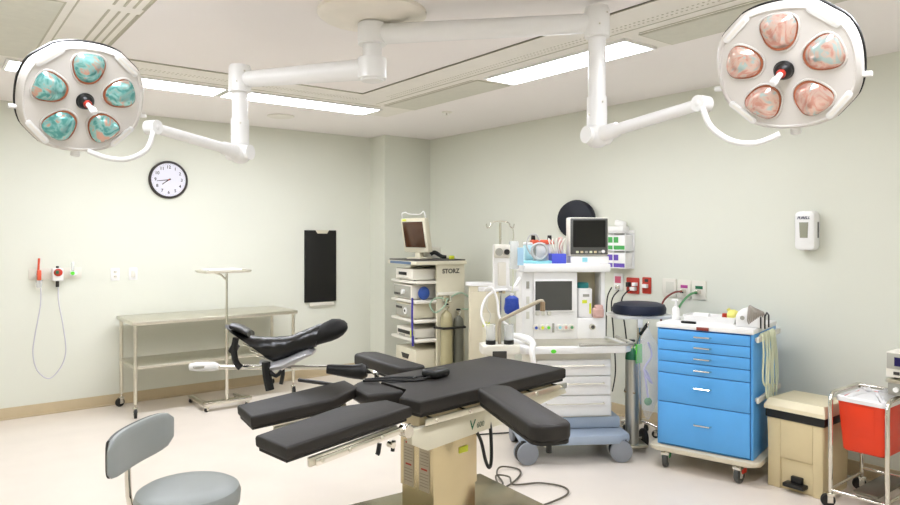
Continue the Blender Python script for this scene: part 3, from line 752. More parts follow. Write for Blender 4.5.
# IV pole with pump
pi = AT @ Vector((q(499.5, 0, .225).x, .225, 0))
iv = thing('iv_pole', 'thin chrome infusion pole with hooks left of the anaesthesia machine', 'infusion pole', (pi.x, pi.y, 0), R(-33))
MB().cyl((0, 0, 1.02), (0, 0, 1.70), .009).build('pole', chrome, iv)
MB().box((-.02, -.012, 1.185), (.02, .014, 1.23), .004).build('rail_clamp', blackp, iv)
MB().tube([(-.105, 0, 1.69), (-.095, 0, 1.66), (-.075, 0, 1.67), (-.06, 0, 1.70), (0, 0, 1.71), (.06, 0, 1.70), (.075, 0, 1.67), (.095, 0, 1.66), (.105, 0, 1.69)], .004, 8, smooth=3).build('hooks', chrome, iv)
pu = thing('infusion_pump', 'white infusion pump with a round dial clamped on the thin pole', 'infusion pump', (pi.x, pi.y, 1.2), R(-33))
MB().box((-.06, -.075, 0), (.06, -.011, .34), .015).build('body', white, pu)
MB().box((-.06, -.085, .24), (.06, -.07, .34), .01).build('head_panel', offw, pu)
MB().cyl((-.022, -.084, .285), (-.022, -.096, .285), .028, n=24).build('dial', greybox, pu)
MB().cyl((.034, -.084, .285), (.034, -.11, .285), .02).build('knob', ink, pu)
MB().box((-.03, -.082, .04), (.03, -.074, .21), .006).build('door', offw, pu)
for x in (-.03, .02): MB().cyl((x, -.04, -.02), (x, -.04, .01), .012).build('foot', tan, pu)
bg = thing('infusion_bag', 'clear infusion bag with a light blue label hanging from the pole hook', 'infusion bag', Vector((pi.x, pi.y, 1.655)) + Vector((math.cos(R(-33)), math.sin(R(-33)), 0)) * .095, R(-33))
MB().tube([(0, 0, .0), (.005, 0, -.05), (0, 0, -.09)], .004).build('hanger', chrome, bg)
MB().box((-.03, -.016, -.30), (.045, .016, -.09), .014).build('bag', clearp, bg)
MB().box((.03, -.022, -.27), (.075, -.017, -.14)).build('label', mat('light blue label', 'a8cde4', .5), bg)
MB().tube([(0, 0, -.30), (0, 0, -.42), (-.02, -.02, -.55), (-.03, -.03, -.68), (-.01, 0, -.78)], .003, 6, smooth=4).build('drip_line', hosem, bg)
tag(MB(AT).tube([q(486, 292, .2), q(484, 305, .2), q(480, 312, .2), q(481, 320, .2), q(487, 322, .2), q(490, 314, .2), q(486, 306, .2), q(488, 292, .22)], .004, 8, smooth=5).build('sensor_cable', greypan), 'small looped grey cable hanging left of the breathing hoses', 'cable')
o = MB(AT).box(q(482, 326, .2), q(489, 321, .2) + Vector((0, .004, 0))).build('yellow_note', yellowt)
tag(o, 'small yellow green note on the loop of cable by the beige cabinet', 'note')

# ------------------------------------------------------------------ right wall things (u = distance along the wall from its far end)
WX = X1
def wallM(y, z): return plane_M((WX, y, z), (0, -1, 0), (0, 0, 1))
o = thing('round_cushion', 'dark navy round cushion hung on the wall behind the patient monitor', 'cushion', (WX, 4.37, 1.755))
MB(plane_M((0, 0, 0), (0, -1, 0), (0, 0, 1))).lathe([(.20, .01), (.222, .02), (.228, .045), (.215, .07), (.15, .085), (.001, .09)], sy=.82).build('pad', navyd, o)
MB(plane_M((0, 0, 0), (0, -1, 0), (0, 0, 1))).lathe([(.06, .001), (.06, .012)]).build('backing_plate', tan, o)
# glove rack
o = thing('glove_box_rack', 'white wire glove box rack on the wall right of the patient monitor', 'rack', (WX, 3.87, 1.32))
m = MB()
for z in (0, .155, .31):
    m.tube([(-.004, -.13, z), (-.12, -.13, z), (-.12, .13, z), (-.004, .13, z)], .005, 8)
for y in (-.13, 0, .13):
    m.tube([(-.12, y, 0), (-.12, y, .31)], .005, 8)
    m.tube([(-.004, y, 0), (-.12, y, 0)], .005, 8); m.tube([(-.004, y, .155), (-.12, y, .155)], .005, 8)
m.box((-.006, -.14, -.01), (-.001, .14, .33)); m.build('frame', white, o)
for z, cc, nm, lab in ((.006, purple, 'glove_box', 'purple and white glove box in the lower bay of the wire rack'), (.161, mat('green box', '4fae5a', .5), 'glove_box', 'green and white glove box in the upper bay of the wire rack')):
    g = thing(nm, lab, 'box', (WX, 3.87, 1.32 + z))
    MB().box((-.112, -.122, 0), (-.01, .122, .125), .003).build('box', paper, g)
    MB().box((-.1135, -.122, 0), (-.1118, .122, .035)).build('colour_band', cc, g)
    MB().box((-.1135, -.05, .06), (-.1118, .122, .11)).build('colour_patch', cc, g)
g = thing('paper_pack', 'white crumpled paper pack on top of the wire rack', 'pack', (WX, 3.87, 1.635))
MB().box((-.11, -.10, 0), (-.02, .12, .05), .012).box((-.08, -.08, .05), (-.03, .02, .10), .01, rot=RX(12)).build('paper', paper, g)
# small plates behind the machine
def plate(name, label, cat, y, z, w, h, m, extras, group=None):
    o = thing(name, label, cat, (WX, y, z), 0, group)
    L = plane_M((0, 0, 0), (0, -1, 0), (0, 0, 1))
    MB(L).prism(rrect(w, h, .006), 0, .012, .003).build('plate', m, o)
    for nm, x0, y0, x1, y1, d, mm in extras: MB(L).box((x0, y0, .011), (x1, y1, d), .002).build(nm, mm, o)
    return o
plate('gas_outlet', 'white wall outlet with a pink symbol above the navy seat', 'wall outlet', 3.90, 1.19, .10, .15, white, [('symbol', -.035, -.01, .03, .05, .016, mat('pink sign', 'd0607a', .5)), ('port', -.02, -.06, .02, -.03, .03, chrome)])
plate('red_power_outlet', 'wide red power outlet with white plugs over the navy seat', 'wall outlet', 3.745, 1.165, .13, .14, redplate, [('plug', -.045, -.01, -.015, .03, .05, ink), ('plug', -.005, -.04, .045, -.01, .05, white), ('plug', .02, .0, .055, .03, .05, white)])
plate('red_power_outlet', 'narrow red power outlet nearest the blue cart', 'wall outlet', 3.60, 1.175, .085, .14, redplate, [('plug', -.025, -.02, .02, .012, .045, paper), ('socket', -.018, .03, .018, .055, .014, ink)])
plate('data_outlet', 'cream wall plate with vertical grille, left of the three over the blue cart', 'wall outlet', 3.375, 1.17, .13, .15, offw, [('grille', -.03 + .0, -.045, .045, .05, .015, greypan)])
plate('vacuum_outlet', 'cream wall gas plate with a magenta tag, middle of the three', 'gas outlet', 3.235, 1.165, .12, .15, offw, [('tag', -.03, .01, .035, .035, .016, mat('magenta tag', 'b04a90', .5)), ('coupling', -.015, -.03, .02, .0, .05, chrome)])
plate('oxygen_outlet', 'cream wall gas plate with a green tag, right of the three', 'gas outlet', 3.10, 1.165, .12, .15, offw, [('tag', -.03, .01, .035, .035, .016, greend), ('coupling', -.015, -.03, .02, .0, .05, chrome)])
tag(MB().tube([(WX - .05, 3.232, 1.15), (WX - .12, 3.26, 1.14), (WX - .16, 3.32, 1.08), (WX - .17, 3.34, .98), (WX - .14, 3.36, .7)], .008, 8, smooth=5).build('vacuum_hose', hoser), 'dull red hose plugged in the middle wall outlet over the cart', 'hose')
tag(MB().tube([(WX - .05, 3.098, 1.15), (WX - .12, 3.12, 1.13), (WX - .17, 3.17, 1.04), (WX - .16, 3.19, .95), (WX - .14, 3.2, .7)], .009, 8, smooth=5).build('oxygen_hose', hoseg), 'green hose plugged in the right wall outlet over the cart', 'hose')
m = MB()
for (y, z, k) in ((3.95, 1.14, 0), (3.87, 1.12, .03), (3.74, 1.14, .05)):
    m.tube([(WX - .04, y, z), (WX - .09, y + .01 + k, z - .1), (WX - .08, y + .03, z - .35), (WX - .1, y + .02 - k, z - .7), (WX - .08, y + .04, z - .9)], .006, 8, smooth=5)
tag(m.build('hanging_cable', blackp), 'black power cords hanging from the red outlets behind the machine', 'cord')
# dispenser
o = thing('hand_sanitizer_dispenser', 'white hand sanitizer dispenser on the right wall', 'dispenser', (WX, 2.235, 1.637))
L = plane_M((0, 0, 0), (0, -1, 0), (0, 0, 1))
def dring(k, z, dy=0): return [Vector((x * k, y * k + dy, z)) for x, y in rrect(.135, .275, .03, 5)]
MB(L).rings([dring(.9, .001), dring(.98, .02), dring(1.0, .06), dring(.96, .095), dring(.80, .105)]).build('cover', white, o)
MB(L).prism([(-.031, .058), (.031, .058), (.026, -.05), (-.026, -.05)], .104, .108, .001).build('window', mat('dispenser window', '9d9d8a', .15), o)
MB(L).box((.068, -.05, .035), (.0695, .06, .05)).build('side_window', ink, o)
text('front_lettering', 'PURELL', .026, mat('navy ink', '2d3350', .5), o, L @ T3(-.003, .088, .1055), italic=.3, bold=.0008)
MB(L).cyl((0, -.128, .06), (0, -.142, .06), .018).build('nozzle', offw, o)

# ------------------------------------------------------------------ tall navy seat and gas cylinder by the cart
ps = cam2room((639 - 450) / 683 * 5.5, 5.5)
st = thing('navy_seat_stand', 'navy cushioned round seat on a white ledge and chrome post beside the blue cart', 'stool', (ps.x, ps.y, 0), R(-33))
MB().lathe([(.19, .975), (.207, .985), (.212, 1.02), (.20, 1.05), (.155, 1.065), (.001, 1.07)], n=40).build('seat', navy, st)
MB().prism(rrect(.46, .34, .05), .95, .975, .006).build('seat_tray', white, st)
MB().cyl((0, 0, .5), (0, 0, .952), .016).cyl((0, 0, .09), (0, 0, .52), .024).build('post', chrome, st)
MB().box((-.075, -.178, .885), (-.035, -.171, .955), .002).build('paper_tag', paper, st)
for k in range(4):
    a = 90 * k + 45
    MB(RZ(a)).tube([(0, 0, .12), (.1, 0, .10), (.15, 0, .085)], .013).build('leg', chrome, st)
    caster(st, .15 * math.cos(R(a)), .15 * math.sin(R(a)), .03, .02, a, .085)
hk = cam2room((648 - 450) / 683 * 4.95, 4.95)
gc = cam2room((632 - 450) / 683 * 5.05, 5.05)
cyc = thing('cylinder_trolley', 'chrome gas cylinder trolley with a black grip and black wheels', 'trolley', (gc.x, gc.y, 0), R(-33))
MB().tube([(.07, .10, .10), (.075, .10, .8), (.10, .06, .90)], .009).build('handle_tube', chrome, cyc)
MB().tube([(.09, .075, .86), (.13, .03, .945)], .013).build('grip', blackp, cyc)
MB().box((-.06, -.06, .05), (.10, .11, .068), .004).build('foot_plate', steel, cyc)
MB().tube([(.07, .1, .45), (.056, .02, .45), (.0, -.056, .45), (-.056, 0, .45), (-.02, .053, .45), (.07, .1, .45)], .005).build('clamp_ring', mat('brass ring', '9a8660', .4, .6), cyc)
for x in (-.06, .13): MB().lathe([(.03, -.015), (.068, -.015), (.072, -.008), (.072, .008), (.068, .015), (.03, .015)], (x, .11, .072), (1, 0, 0)).build('wheel', rubber, cyc)
MB().cyl((-.06, .11, .072), (.13, .11, .072), .008).build('axle', steel, cyc)
g = gas(gc.x, gc.y, .049, .70, alum, 'oxygen_cylinder', 'aluminium gas cylinder with a green shoulder beside the blue cart', .0685, greend)
MB().box((-.03, -.065, .60), (.038, -.055, .74), .003).build('green_tag', greenp, g)
MB().tube([(-.01, -.03, .70), (.0, -.06, .74)], .004).build('tag_tie', greenp, g)
bgp = thing('plastic_bag', 'clear plastic bag of tubing hanging beside the aluminium cylinder', 'bag', (hk.x, hk.y, .93), R(-33))
m = MB()
prof = [(.012, 0), (.03, -.05), (.075, -.12), (.09, -.2), (.085, -.35), (.07, -.5), (.03, -.62), (.008, -.66)]
rr = []
for r, z in prof:
    rr.append([Vector((r * (1 + .12 * math.sin(5 * a + z * 20)) * math.cos(a), .55 * r * (1 + .15 * math.sin(4 * a)) * math.sin(a), z)) for a in [2 * PI * j / 24 for j in range(24)]])
m.rings(rr); m.build('bag_film', bagm, bgp)
m = MB()
m.tube([(0, 0, -.1), (.03, .01, -.2), (-.03, 0, -.3), (.03, 0, -.4), (-.02, .01, -.3), (.0, .0, -.5)], .007, 8, smooth=5); m.build('tubing', mat('pale lilac tubing', 'c9c4e6', .4), bgp)
MB().ball((0, 0, -.53), .03, (1, .5, 1), 10).build('green_connector', hoseg, bgp)
MB().tube([(.0, 0, 0), (.0, 0, .03), (.01, .01, .045)], .004).build('tie', chrome, bgp)

# ------------------------------------------------------------------ blue cart
ct = thing('supply_cart', 'bright blue six drawer supply cart with a white top', 'cart', (4.135, 2.572, 0), R(-76))
W, DP = .316, .61
MB().box((-W, .012, .155), (W, DP, .965), .006).build('body', blue, ct)
MB().box((-W - .004, -.002, .965), (W + .004, DP + .004, 1.0), .006).build('worktop', white, ct)
zs = [(.175, .475), (.48, .675), (.68, .745), (.75, .81), (.815, .875), (.88, .945)]
zs = [(.17, .455), (.46, .655), (.66, .735), (.74, .812), (.817, .885), (.89, .955)]
MB().box((-W + .015, .008, .162), (W - .015, .0125, .962)).build('drawer_recess', blued, ct)
for z0, z1 in zs:
    d = MB().box((-W + .018, -.006, z0), (W - .018, .0095, z1), .003).build('drawer', blue, ct)
    zc = (z0 + z1) / 2 + (.02 if z1 - z0 > .1 else 0)
    h = MB().tube([(-.055, -.006, zc), (-.05, -.028, zc), (.05, -.028, zc), (.055, -.006, zc)], .006, 8); h.build('handle', chrome, d)
m = MB().box((-.04, -.009, .967), (.04, -.001, .988), .001).build('maker_plate', mat('dark red plate', '8a4036', .4), ct)
MB().prism(rrect(W * 2 + .09, DP + .10, .06, cy=DP / 2), .125, .155, .01).build('bumper', mat('beige bumper', 'd2c8b0', .5), ct)
for x, y, lk, tn in ((-W + .06, -.0, mat('green brake', '2f9a4a', .4), -80), (W - .09, -.01, mat('red brake', 'd83a24', .4), -100), (-W + .07, DP - .05, None, 60), (W - .07, DP - .05, None, 60)):
    caster(ct, x, y, .052, .03, tn, .125, lock=lk, wm=mat('dark grey wheel', '4c4c48', .5))
# side rails with brackets (right side)
for z in (.93, .54):
    MB().box((W + .012, .03, z - .018), (W + .028, DP + .01, z + .018), .004).box((W, .05, z - .01), (W + .014, .09, z + .01)).box((W, DP - .06, z - .01), (W + .014, DP - .02, z + .01)).build('side_rail', offw, ct)
def ct_thing(name, label, cat, x, y, z, g=None): return thing(name, label, cat, ct.matrix_basis @ Vector((x, y, z)), R(-76), g)
ct.matrix_basis  # location and rotation are final
CT = T3(4.135, 2.572, 0) @ RZ(-76)
o = thing('monitor_leads', 'loops of pale monitoring cable hanging over the cart side rail', 'cables', CT @ Vector((W + .03, .16, .95)), R(-76))
m = MB()
for k, (y, dz, dx) in enumerate(((-.08, .26, .0), (-.02, .36, .006), (.05, .38, .003), (.11, .42, .006), (.17, .30, .002))):
    m.tube([(-.01, y, 0.0), (.01 + dx, y - .01, .012), (.022 + dx, y - .03, -.1), (.02 + dx, y - .04, -dz), (.024 + dx, y + .02, -dz - .06), (.026 + dx, y + .07, -dz), (.02 + dx, y + .06, -.12), (.008, y + .05, .010), (-.012, y + .05, 0)], .006, 8, smooth=6)
m.build('cable_loops', hosem, o)
for k, (y, z) in enumerate(((-.05, -.46), (.03, -.50), (.13, -.45))):
    e = MB().tube([(.026, .02, -.32), (.03, y * .6 + .01, z + .08), (.035, y, z)], .005, 8, smooth=4).build('lead', hosem, o)
    MB().box((.026, y - .012, z - .035), (.046, y + .012, z), .004).build('connector', white, e)
# blood pressure / suction thing on top
o = ct_thing('coiled_cord_unit', 'white domed unit wrapped in a grey coiled cord on the cart top', 'device', W - .05, .17, 1.0)
m = MB(); MM = plane_M((0, -.04, 0), (1, 0, 0), (0, 0, 1))
m.prism([(-.085, 0), (.085, 0)] + [(.085 * math.cos(R(a)), .055 + .075 * math.sin(R(a))) for a in range(0, 181, 15)], -.05, .03, .01, M=MM); m.build('housing', white, o)
MB().cyl((-.04, -.072, .06), (-.04, -.078, .06), .014).build('button', greybox, o)
m = MB()
for k in range(9):
    c = .0 + k * .010
    m.tube([(c + .002 * math.sin(a * 3), -.04 + (.055 - k * .003) * math.cos(a + k * .1), .078 + (.062 - k * .004) * math.sin(a)) for a in [2 * PI * j / 18 for j in range(18)]], .0055, 6, True)
m.build('coiled_cord', mat('grey coiled cord', 'a59d92', .5), o)
m = MB().tube([(.10, -.08, .0), (.10, -.08, .08), (.10, -.03, .10), (.10, .02, .08), (.10, .02, 0)], .005, 8)
m.tube([(.075, -.08, .0), (.075, -.08, .075)], .005, 8); m.build('wire_stand', blackp, o)
# tray
o = ct_thing('white_tray', 'shallow white plastic tray on the blue cart', 'tray', -.02, .26, 1.0)
m = MB(); ro = rrect(.36, .18, .02); ri = rrect(.33, .15, .015)
m.rings([[Vector((x * .93, y * .9, 0)) for x, y in ro], [Vector((x, y, .045)) for x, y in ro], [Vector((x, y, .045)) for x, y in ri], [Vector((x * .95, y * .93, .008)) for x, y in ri]])
m.build('tray', white, o)
o2 = ct_thing('bottle_stopper', 'small red cap lying in the white tray', 'cap', .07, .26, 1.009)
MB().lathe([(.022, 0), (.024, .02), (.02, .055), (.001, .058)]).build('cap', redplate, o2)
o2 = ct_thing('yellow_ball', 'pale yellow rubber bulb at the right end of the white tray', 'bulb', .125, .25, 1.009)
MB().ball((0, 0, .045), .042, (1, 1, 1), 16).cyl((-.02, 0, .07), (-.035, 0, .09), .012).build('bulb', mat('pale yellow', 'e6e07a', .5), o2)
o2 = ct_thing('roll_of_gauze', 'small white roll lying in the left of the tray', 'roll', -.09, .26, 1.009)
MB().cyl((-.05, 0, .025), (.05, 0, .025), .024).build('roll', paper, o2)
o = ct_thing('soap_bottle', 'small white pump bottle at the left back of the cart', 'bottle', -W + .055, .22, 1.0)
MB().lathe([(.026, 0), (.028, .005), (.028, .075), (.018, .092), (.010, .095), (.010, .11)], n=20).build('bottle', white, o)
MB().cyl((0, 0, .11), (0, 0, .135), .006).box((-.03, -.009, .132), (.012, .009, .148), .003).build('pump', white, o)
o = ct_thing('black_remote', 'small black handset at the front left of the cart top', 'handset', -.115, .06, 1.0)
MB().box((-.05, -.012, 0), (.05, .012, .016), .004).build('body', blackp, o); MB().box((-.03, -.007, .0155), (.0, .007, .0172)).build('buttons', greybox, o)

# ------------------------------------------------------------------ step-on bin
bn = thing('step_on_bin', 'beige step-on waste bin with a black liner rim by the blue cart', 'bin', (4.31, 2.05, 0), R(-90))
# local: x rightwards (world -y), y away from the viewer (world +x)
def br(w0, w1, y0, y1, z): return [Vector(p) for p in ((w0, y0, z), (w1, y0, z), (w1, y1, z), (w0, y1, z))]
hw = .18
m = MB(); m.rings([br(-hw + .012, hw - .012, .02, .34, .0), br(-hw + .004, hw - .004, .008, .35, .44)], cap=True)
m.build('body', tan, bn)
MB().box((-hw + .01, .002, 0), (-hw + .09, .03, .46), .005).build('front_rib', tan, bn)
MB().box((hw - .07, .002, 0), (hw - .01, .03, .46), .005).build('front_rib', tan, bn)
MB().box((-hw + .09, .002, .20), (hw - .07, .02, .46), .004).build('front_panel', tan, bn)
MB().box((-hw - .004, -.006, .44), (hw + .004, .36, .495), .008).build('liner_rim', blackp, bn)
m = MB(); m.rings([br(-hw - .008, hw + .008, -.012, .36, .495), br(-hw - .008, hw + .008, -.012, .36, .52), br(-hw + .012, hw - .012, .02, .35, .56), ], cap=True)
m.build('lid', mat('beige lid', 'e4d9b8', .45), bn)
pd = MB().box((-.055, -.045, .035), (.075, .03, .06), .006).build('pedal', blackp, bn)
MB().box((-.02, -.01, .055), (.05, .02, .10), .006).build('pedal_arm', blackp, bn)

# ------------------------------------------------------------------ hamper with red tub
hp = thing('hamper_frame', 'chrome wheeled hamper frame with a low deck, holding the red tub', 'frame', (4.47, 1.66, 0), R(-90))
# local x: -.15 (left, world y 1.81) .. .15 ; y: -.22 .. .22
for x in (-.15, .15):
    MB().tube([(x, -.22, .09), (x, -.22, .60), (x, -.215, .645), (x, -.19, .67), (x, -.15, .675), (x, .15, .675), (x, .19, .67), (x, .215, .64), (x, .22, .60), (x, .22, .09)], .013, 12).build('side_loop', chrome, hp)
MB().cyl((-.15, .2, .665), (.15, .2, .665), .010).build('back_rail', chrome, hp)
MB().cyl((-.15, .22, .14), (.15, .22, .14), .010).cyl((-.15, -.22, .10), (.15, -.22, .10), .010).cyl((-.15, -.22, .11), (-.15, .22, .11), .009).cyl((.15, -.22, .11), (.15, .22, .11), .009).build('lower_rails', chrome, hp)
MB().box((-.02, -.24, .125), (.11, .22, .142), .004).build('deck', mat('grey deck plate', '6e6a5c', .35, .7), hp)
for x, y in ((-.15, -.22), (.15, -.22), (-.15, .22), (.15, .22)):
    caster(hp, x, y, .04, .024, 40, .09)
tb = thing('red_tub', 'red orange plastic tub hanging in the chrome frame, draped with a white liner', 'tub', (4.47, 1.66, .335), R(-90))
def tr(w, d, z): return [Vector((x, y, z)) for x, y in rrect(w, d, .025, 4)]
MB().rings([tr(.222, .28, 0), tr(.232, .30, .01), tr(.266, .36, .30), tr(.27, .37, .30), tr(.27, .37, .31), tr(.25, .34, .31), tr(.24, .33, .25)]).build('tub', redp, tb)
MB(plane_M((0, -.160, .155), (1, 0, 0), Vector((0, -.12, 1)))).prism([(-.06, -.12), (.06, -.12), (.068, .12), (-.068, .12)], -.004, .006, .004).build('front_panel', redp, tb)
m = MB(); N = 36
outl = rrect(.285, .385, .03, 8); outl2 = rrect(.285, .385, .03, 8)
rr = []
for k, z, wob in ((.965, .294, .002), (.975, .303, .002), (.975, .318, .003), (.93, .325, .004), (.85, .30, .006), (.6, .32, .012), (.35, .335, .016), (.12, .33, .01)):
    rr.append([Vector((x * k, y * k, z + wob * math.sin(i * 1.7 + k * 9) + wob * math.sin(i * .6))) for i, (x, y) in enumerate(outl)])
ln = MB().rings(rr).build('liner', cloth, tb)

# stand with devices at the right edge
es = thing('device_stand', 'chrome and grey device stand at the right edge', 'stand', (4.56, 1.395, 0), R(-90))
MB().prism(rrect(.34, .40, .02), .765, .785, .004).build('shelf', steel, es)
MB().cyl((.0, 0, .06), (0, 0, .766), .02).build('post', chrome, es)
for k in range(4):
    a = 45 + 90 * k
    MB(RZ(a)).box((0, -.012, .05), (.14, .012, .07), .004).build('leg', steel, es); caster(es, .13 * math.cos(R(a)), .13 * math.sin(R(a)), .02, .014, a, .052)
gb = MB().box((-.155, -.195, .695), (.155, .10, .764), .006).build('drawer_box', mat('grey unit', '9b9a90', .4, .3), es)
MB().cyl((-.11, -.195, .73), (-.11, -.21, .73), .014).build('knob', white, gb)
dv = thing('generator_unit', 'white electronic unit with a dark blue display on the stand at the right edge', 'electronic unit', (4.56, 1.395, .785), R(-90))
MB().box((-.165, -.19, .012), (.165, .15, .155), .006).build('case', offw, dv)
[MB().cyl((sx * .13, sy * .13, 0), (sx * .13, sy * .13, .013), .014).build('foot', rubber, dv) for sx in (-1, 1) for sy in (-1, 1)]
MB().box((-.16, -.195, .06), (.16, -.189, .148), .002).build('fascia', greybox, dv)
MB().box((-.12, -.198, .078), (.10, -.194, .128)).build('display', mat('navy display', '1e1a4e', .2), dv)
MB().box((-.125, -.196, .028), (-.095, -.189, .045)).build('switch', ink, dv)
MB().tube([(-.08, -.02, .156), (.0, -.05, .18), (.06, -.05, .22), (.13, .0, .21)], .006, 8, smooth=4).build('cable', ink, dv)

# ------------------------------------------------------------------ operating table
ot = thing('operating_table', 'black padded operating table on a steel column in the room centre', 'operating table', (2.03, 2.64, 0))
# frame of the table top: origin at the near left seat corner, x along the table
TT = T3(1.596, 2.251, 0) @ RZ(7.5)
ZT = .93; th = .055
def B(T=TT): return MB(T)
# seat and back section with a cut-out at its left end
B().prism([(0, 0), (1.005, 0), (1.005, .51), (.235, .51), (.12, .40), (.12, .20), (.0, .13)], ZT - th, ZT, .012, 3).build('seat_pad', vinyl, ot, True)
B().prism([(.01, .01), (.995, .01), (.995, .50), (.24, .50), (.13, .40), (.13, .2), (.01, .13)], ZT - th - .012, ZT - th + .001, .0).build('pad_base', vinylb, ot, True)
# small pad between the leg sections
B().prism([(-.06, .27), (.10, .215), (.115, .24), (.115, .42), (.20, .52), (.17, .545), (.06, .50), (-.0, .46)], ZT - th - .012, ZT - .006, .012, 3).build('centre_pad', vinyl, ot, True)
# leg sections: hinged at the knee, dropped at the foot
def legpad(knee_l, knee_r, foot_l, foot_r, taper):
    # corners in the room: near/far at knee and foot
    kn, kf, fn, ff = [Vector(v) for v in (knee_l, knee_r, foot_l, foot_r)]
    ax = (fn + ff) / 2 - (kn + kf) / 2; L = ax.length; ax.normalize(); sd = (kf - kn).normalized(); up = sd.cross(ax).normalized()
    if up.z < 0: up = -up
    sd = up.cross(ax).normalized()
    M = Matrix((ax, sd, up)).transposed().to_4x4(); M = Matrix.Translation((kn + kf) / 2) @ M
    return M, L
for (kn, kf, fn, ff, tp) in (((1.535, 2.225, ZT), (1.50, 2.465, ZT), (.967, 2.185 - .03, .88), (.95, 2.37 + .03, .88), 1), ((1.565, 2.565, ZT), (1.53, 2.81, ZT), (1.033, 2.625, .88), (1.051, 2.861, .88), 1)):
    M, L = legpad(kn, kf, fn, ff, tp)
    # +y of M points to the near side when looking to the foot
    hw = .122
    near = -1 if (M @ Vector((0, 1, 0))).y > (M @ Vector((0, -1, 0))).y else 1
    o = .0
    far = -near
    isnear = kn[1] < 2.4
    a, b = (hw * near, hw * far)
    # the knee end is cut at an angle on the side facing the centre pad
    inner = far if isnear else near
    pts = [(0, -inner * hw), (L - .01, -inner * hw * .84), (L - .01, inner * hw * .84), (.16, inner * hw), (.0, inner * hw * .25)]
    if inner * hw > 0: pass
    p = MB(M).prism(pts, -.048, 0, .012, 3).build('leg_pad', vinyl, ot, True)
    MB(M).prism([(.02, -hw + .01), (L - .016, -hw * .84 + .01), (L - .016, hw * .84 - .01), (.16, hw - .01), (.02, -.0)] if inner > 0 else [(.02, hw - .01), (L - .016, hw * .84 - .01), (L - .016, -hw * .84 + .01), (.16, -hw + .01), (.02, 0)], -.058, -.047).build('pad_base', vinylb, p, True)
    m = MB(M)
    m.box((.06, -hw + .02 if near < 0 else hw - .035, -th - .045), (L - .10, -hw + .035 if near < 0 else hw - .02, -th - .012), .002)
    m.box((.06, -hw + .10, -th - .035), (L - .12, hw - .10, -th - .012), .002)
    m.build('leg_frame', steel, ot, True)
    m = MB(M); yy = near * (hw - .012)
    m.box((.0, yy - .004, -th - .045), (L - .12, yy + .004, -th - .018), .002); rl = m.build('side_rail', chrome, ot, True)
    m = MB(M)
    for xx in (.05, .15, .3, .42): m.cyl((xx, yy - near * .02, -th - .03), (xx, yy + near * .008, -th - .03), .007, n=10)
    m.build('rail_bolts', steel, rl, True)
    if isnear:
        m = MB(M); m.cyl((.02, yy - .03 * near, -th - .045), (.02, yy + near * .012, -th - .045), .024); m.build('hinge', chrome, ot, True); MB(M).cyl((.10, yy - near * .02, -th - .075), (.10, yy + near * .01, -th - .075), .012).build('hinge_pin', chrome, ot, True)
        m = MB(M); m.tube([(.16, yy, -th - .05), (.17, yy, -th - .085), (.175, yy, -th - .09)], .009); m.tube([(.09, yy, -th - .06), (.10, yy, -th - .10)], .008); m.build('release_lever', blackp, ot, True)
# top frame and accessory rails
B().box((.05, .06, ZT - th - .07), (.98, .45, ZT - th - .012), .004).build('top_frame', mat('satin warm metal', 'c9bc9c', .5, .6), ot, True)
B().box((.02, -.012, ZT - th - .045), (1.0, -.004, ZT - th - .017), .002).build('accessory_rail', steel, ot, True)
B().box((.26, .514, ZT - th - .045), (1.0, .522, ZT - th - .017), .002).build('accessory_rail', steel, ot, True)
m = B()
for x in (.08, .28, .5, .75, .95):
    m.cyl((x, .06, ZT - th - .031), (x, -.016, ZT - th - .031), .008, n=10); m.cyl((x + .08 if x < .2 else x, .45, ZT - th - .031), (x + .08 if x < .2 else x, .52, ZT - th - .031), .008, n=10)
m.build('rail_spacers', chrome, ot, True)
# lower side beam, tapered towards the head end, with the model mark
beamM = TT @ plane_M((0, .03, 0), (1, 0, 0), (0, 0, 1))
MB(beamM).prism([(-.03, ZT - .115), (1.02, ZT - .10), (1.04, ZT - .135), (.86, ZT - .150), (.55, ZT - .195), (.06, ZT - .215), (-.03, ZT - .17)], -.02, .012, .003).build('side_beam', cream, ot, True)
MB(TT @ plane_M((0, .48, 0), (1, 0, 0), (0, 0, 1))).prism([(.05, ZT - .115), (1.02, ZT - .10), (1.04, ZT - .135), (.86, ZT - .150), (.55, ZT - .195), (.06, ZT - .215)], -.012, .02, .003).build('side_beam', cream, ot, True)
TL = T3(-2.03, -2.64, 0)
text('mark_letter', 'V', .062, greend, ot, TL @ TT @ plane_M((.325, .016, ZT - .162), (1, 0, 0), (0, 0, 1)), italic=.1)
text('mark_number', '600', .034, mat('grey green ink', '6d7d6c', .5), ot, TL @ TT @ plane_M((.378, .016, ZT - .168), (1, 0, 0), (0, 0, 1)), italic=.1)
# column
CM = T3(1.95, 2.60, 0) @ RZ(6)
MB(TT).box((.16, .12, .765), (.52, .40, ZT - .11), .015).build('tilt_block', offw, ot, True)
MB(CM).box((-.10, -.075, .60), (.06, .08, .77), .008).build('inner_column', offw, ot, True)
def colring(z, k=1):
    pts = []
    n = 10
    for i in range(n + 1):
        u = i / n; pts.append((-.14 + u * .28, -.115 - .02 * math.sin(PI * u)))
    for i in range(n + 1):
        u = i / n; pts.append((.14 - u * .28, .115 + .01 * math.sin(PI * u)))
    return [Vector((x * k, y * k, z)) for x, y in pts]
cc = MB(CM).rings([colring(.43), colring(.685), colring(.685, .97), colring(.675, .97)]).build('column_cover', steelw, ot, True)
MB(CM).rings([colring(.28, .955), colring(.44, .955)]).build('lower_cover', steelw, ot, True)
MB(CM).rings([colring(.674, .955), colring(.69, .955), colring(.69, .8)]).build('bellows', blackp, ot, True)
MB(CM).box((.07, -.10, .69), (.12, -.05, .735), .006).build('cable_entry', blackp, ot, True)
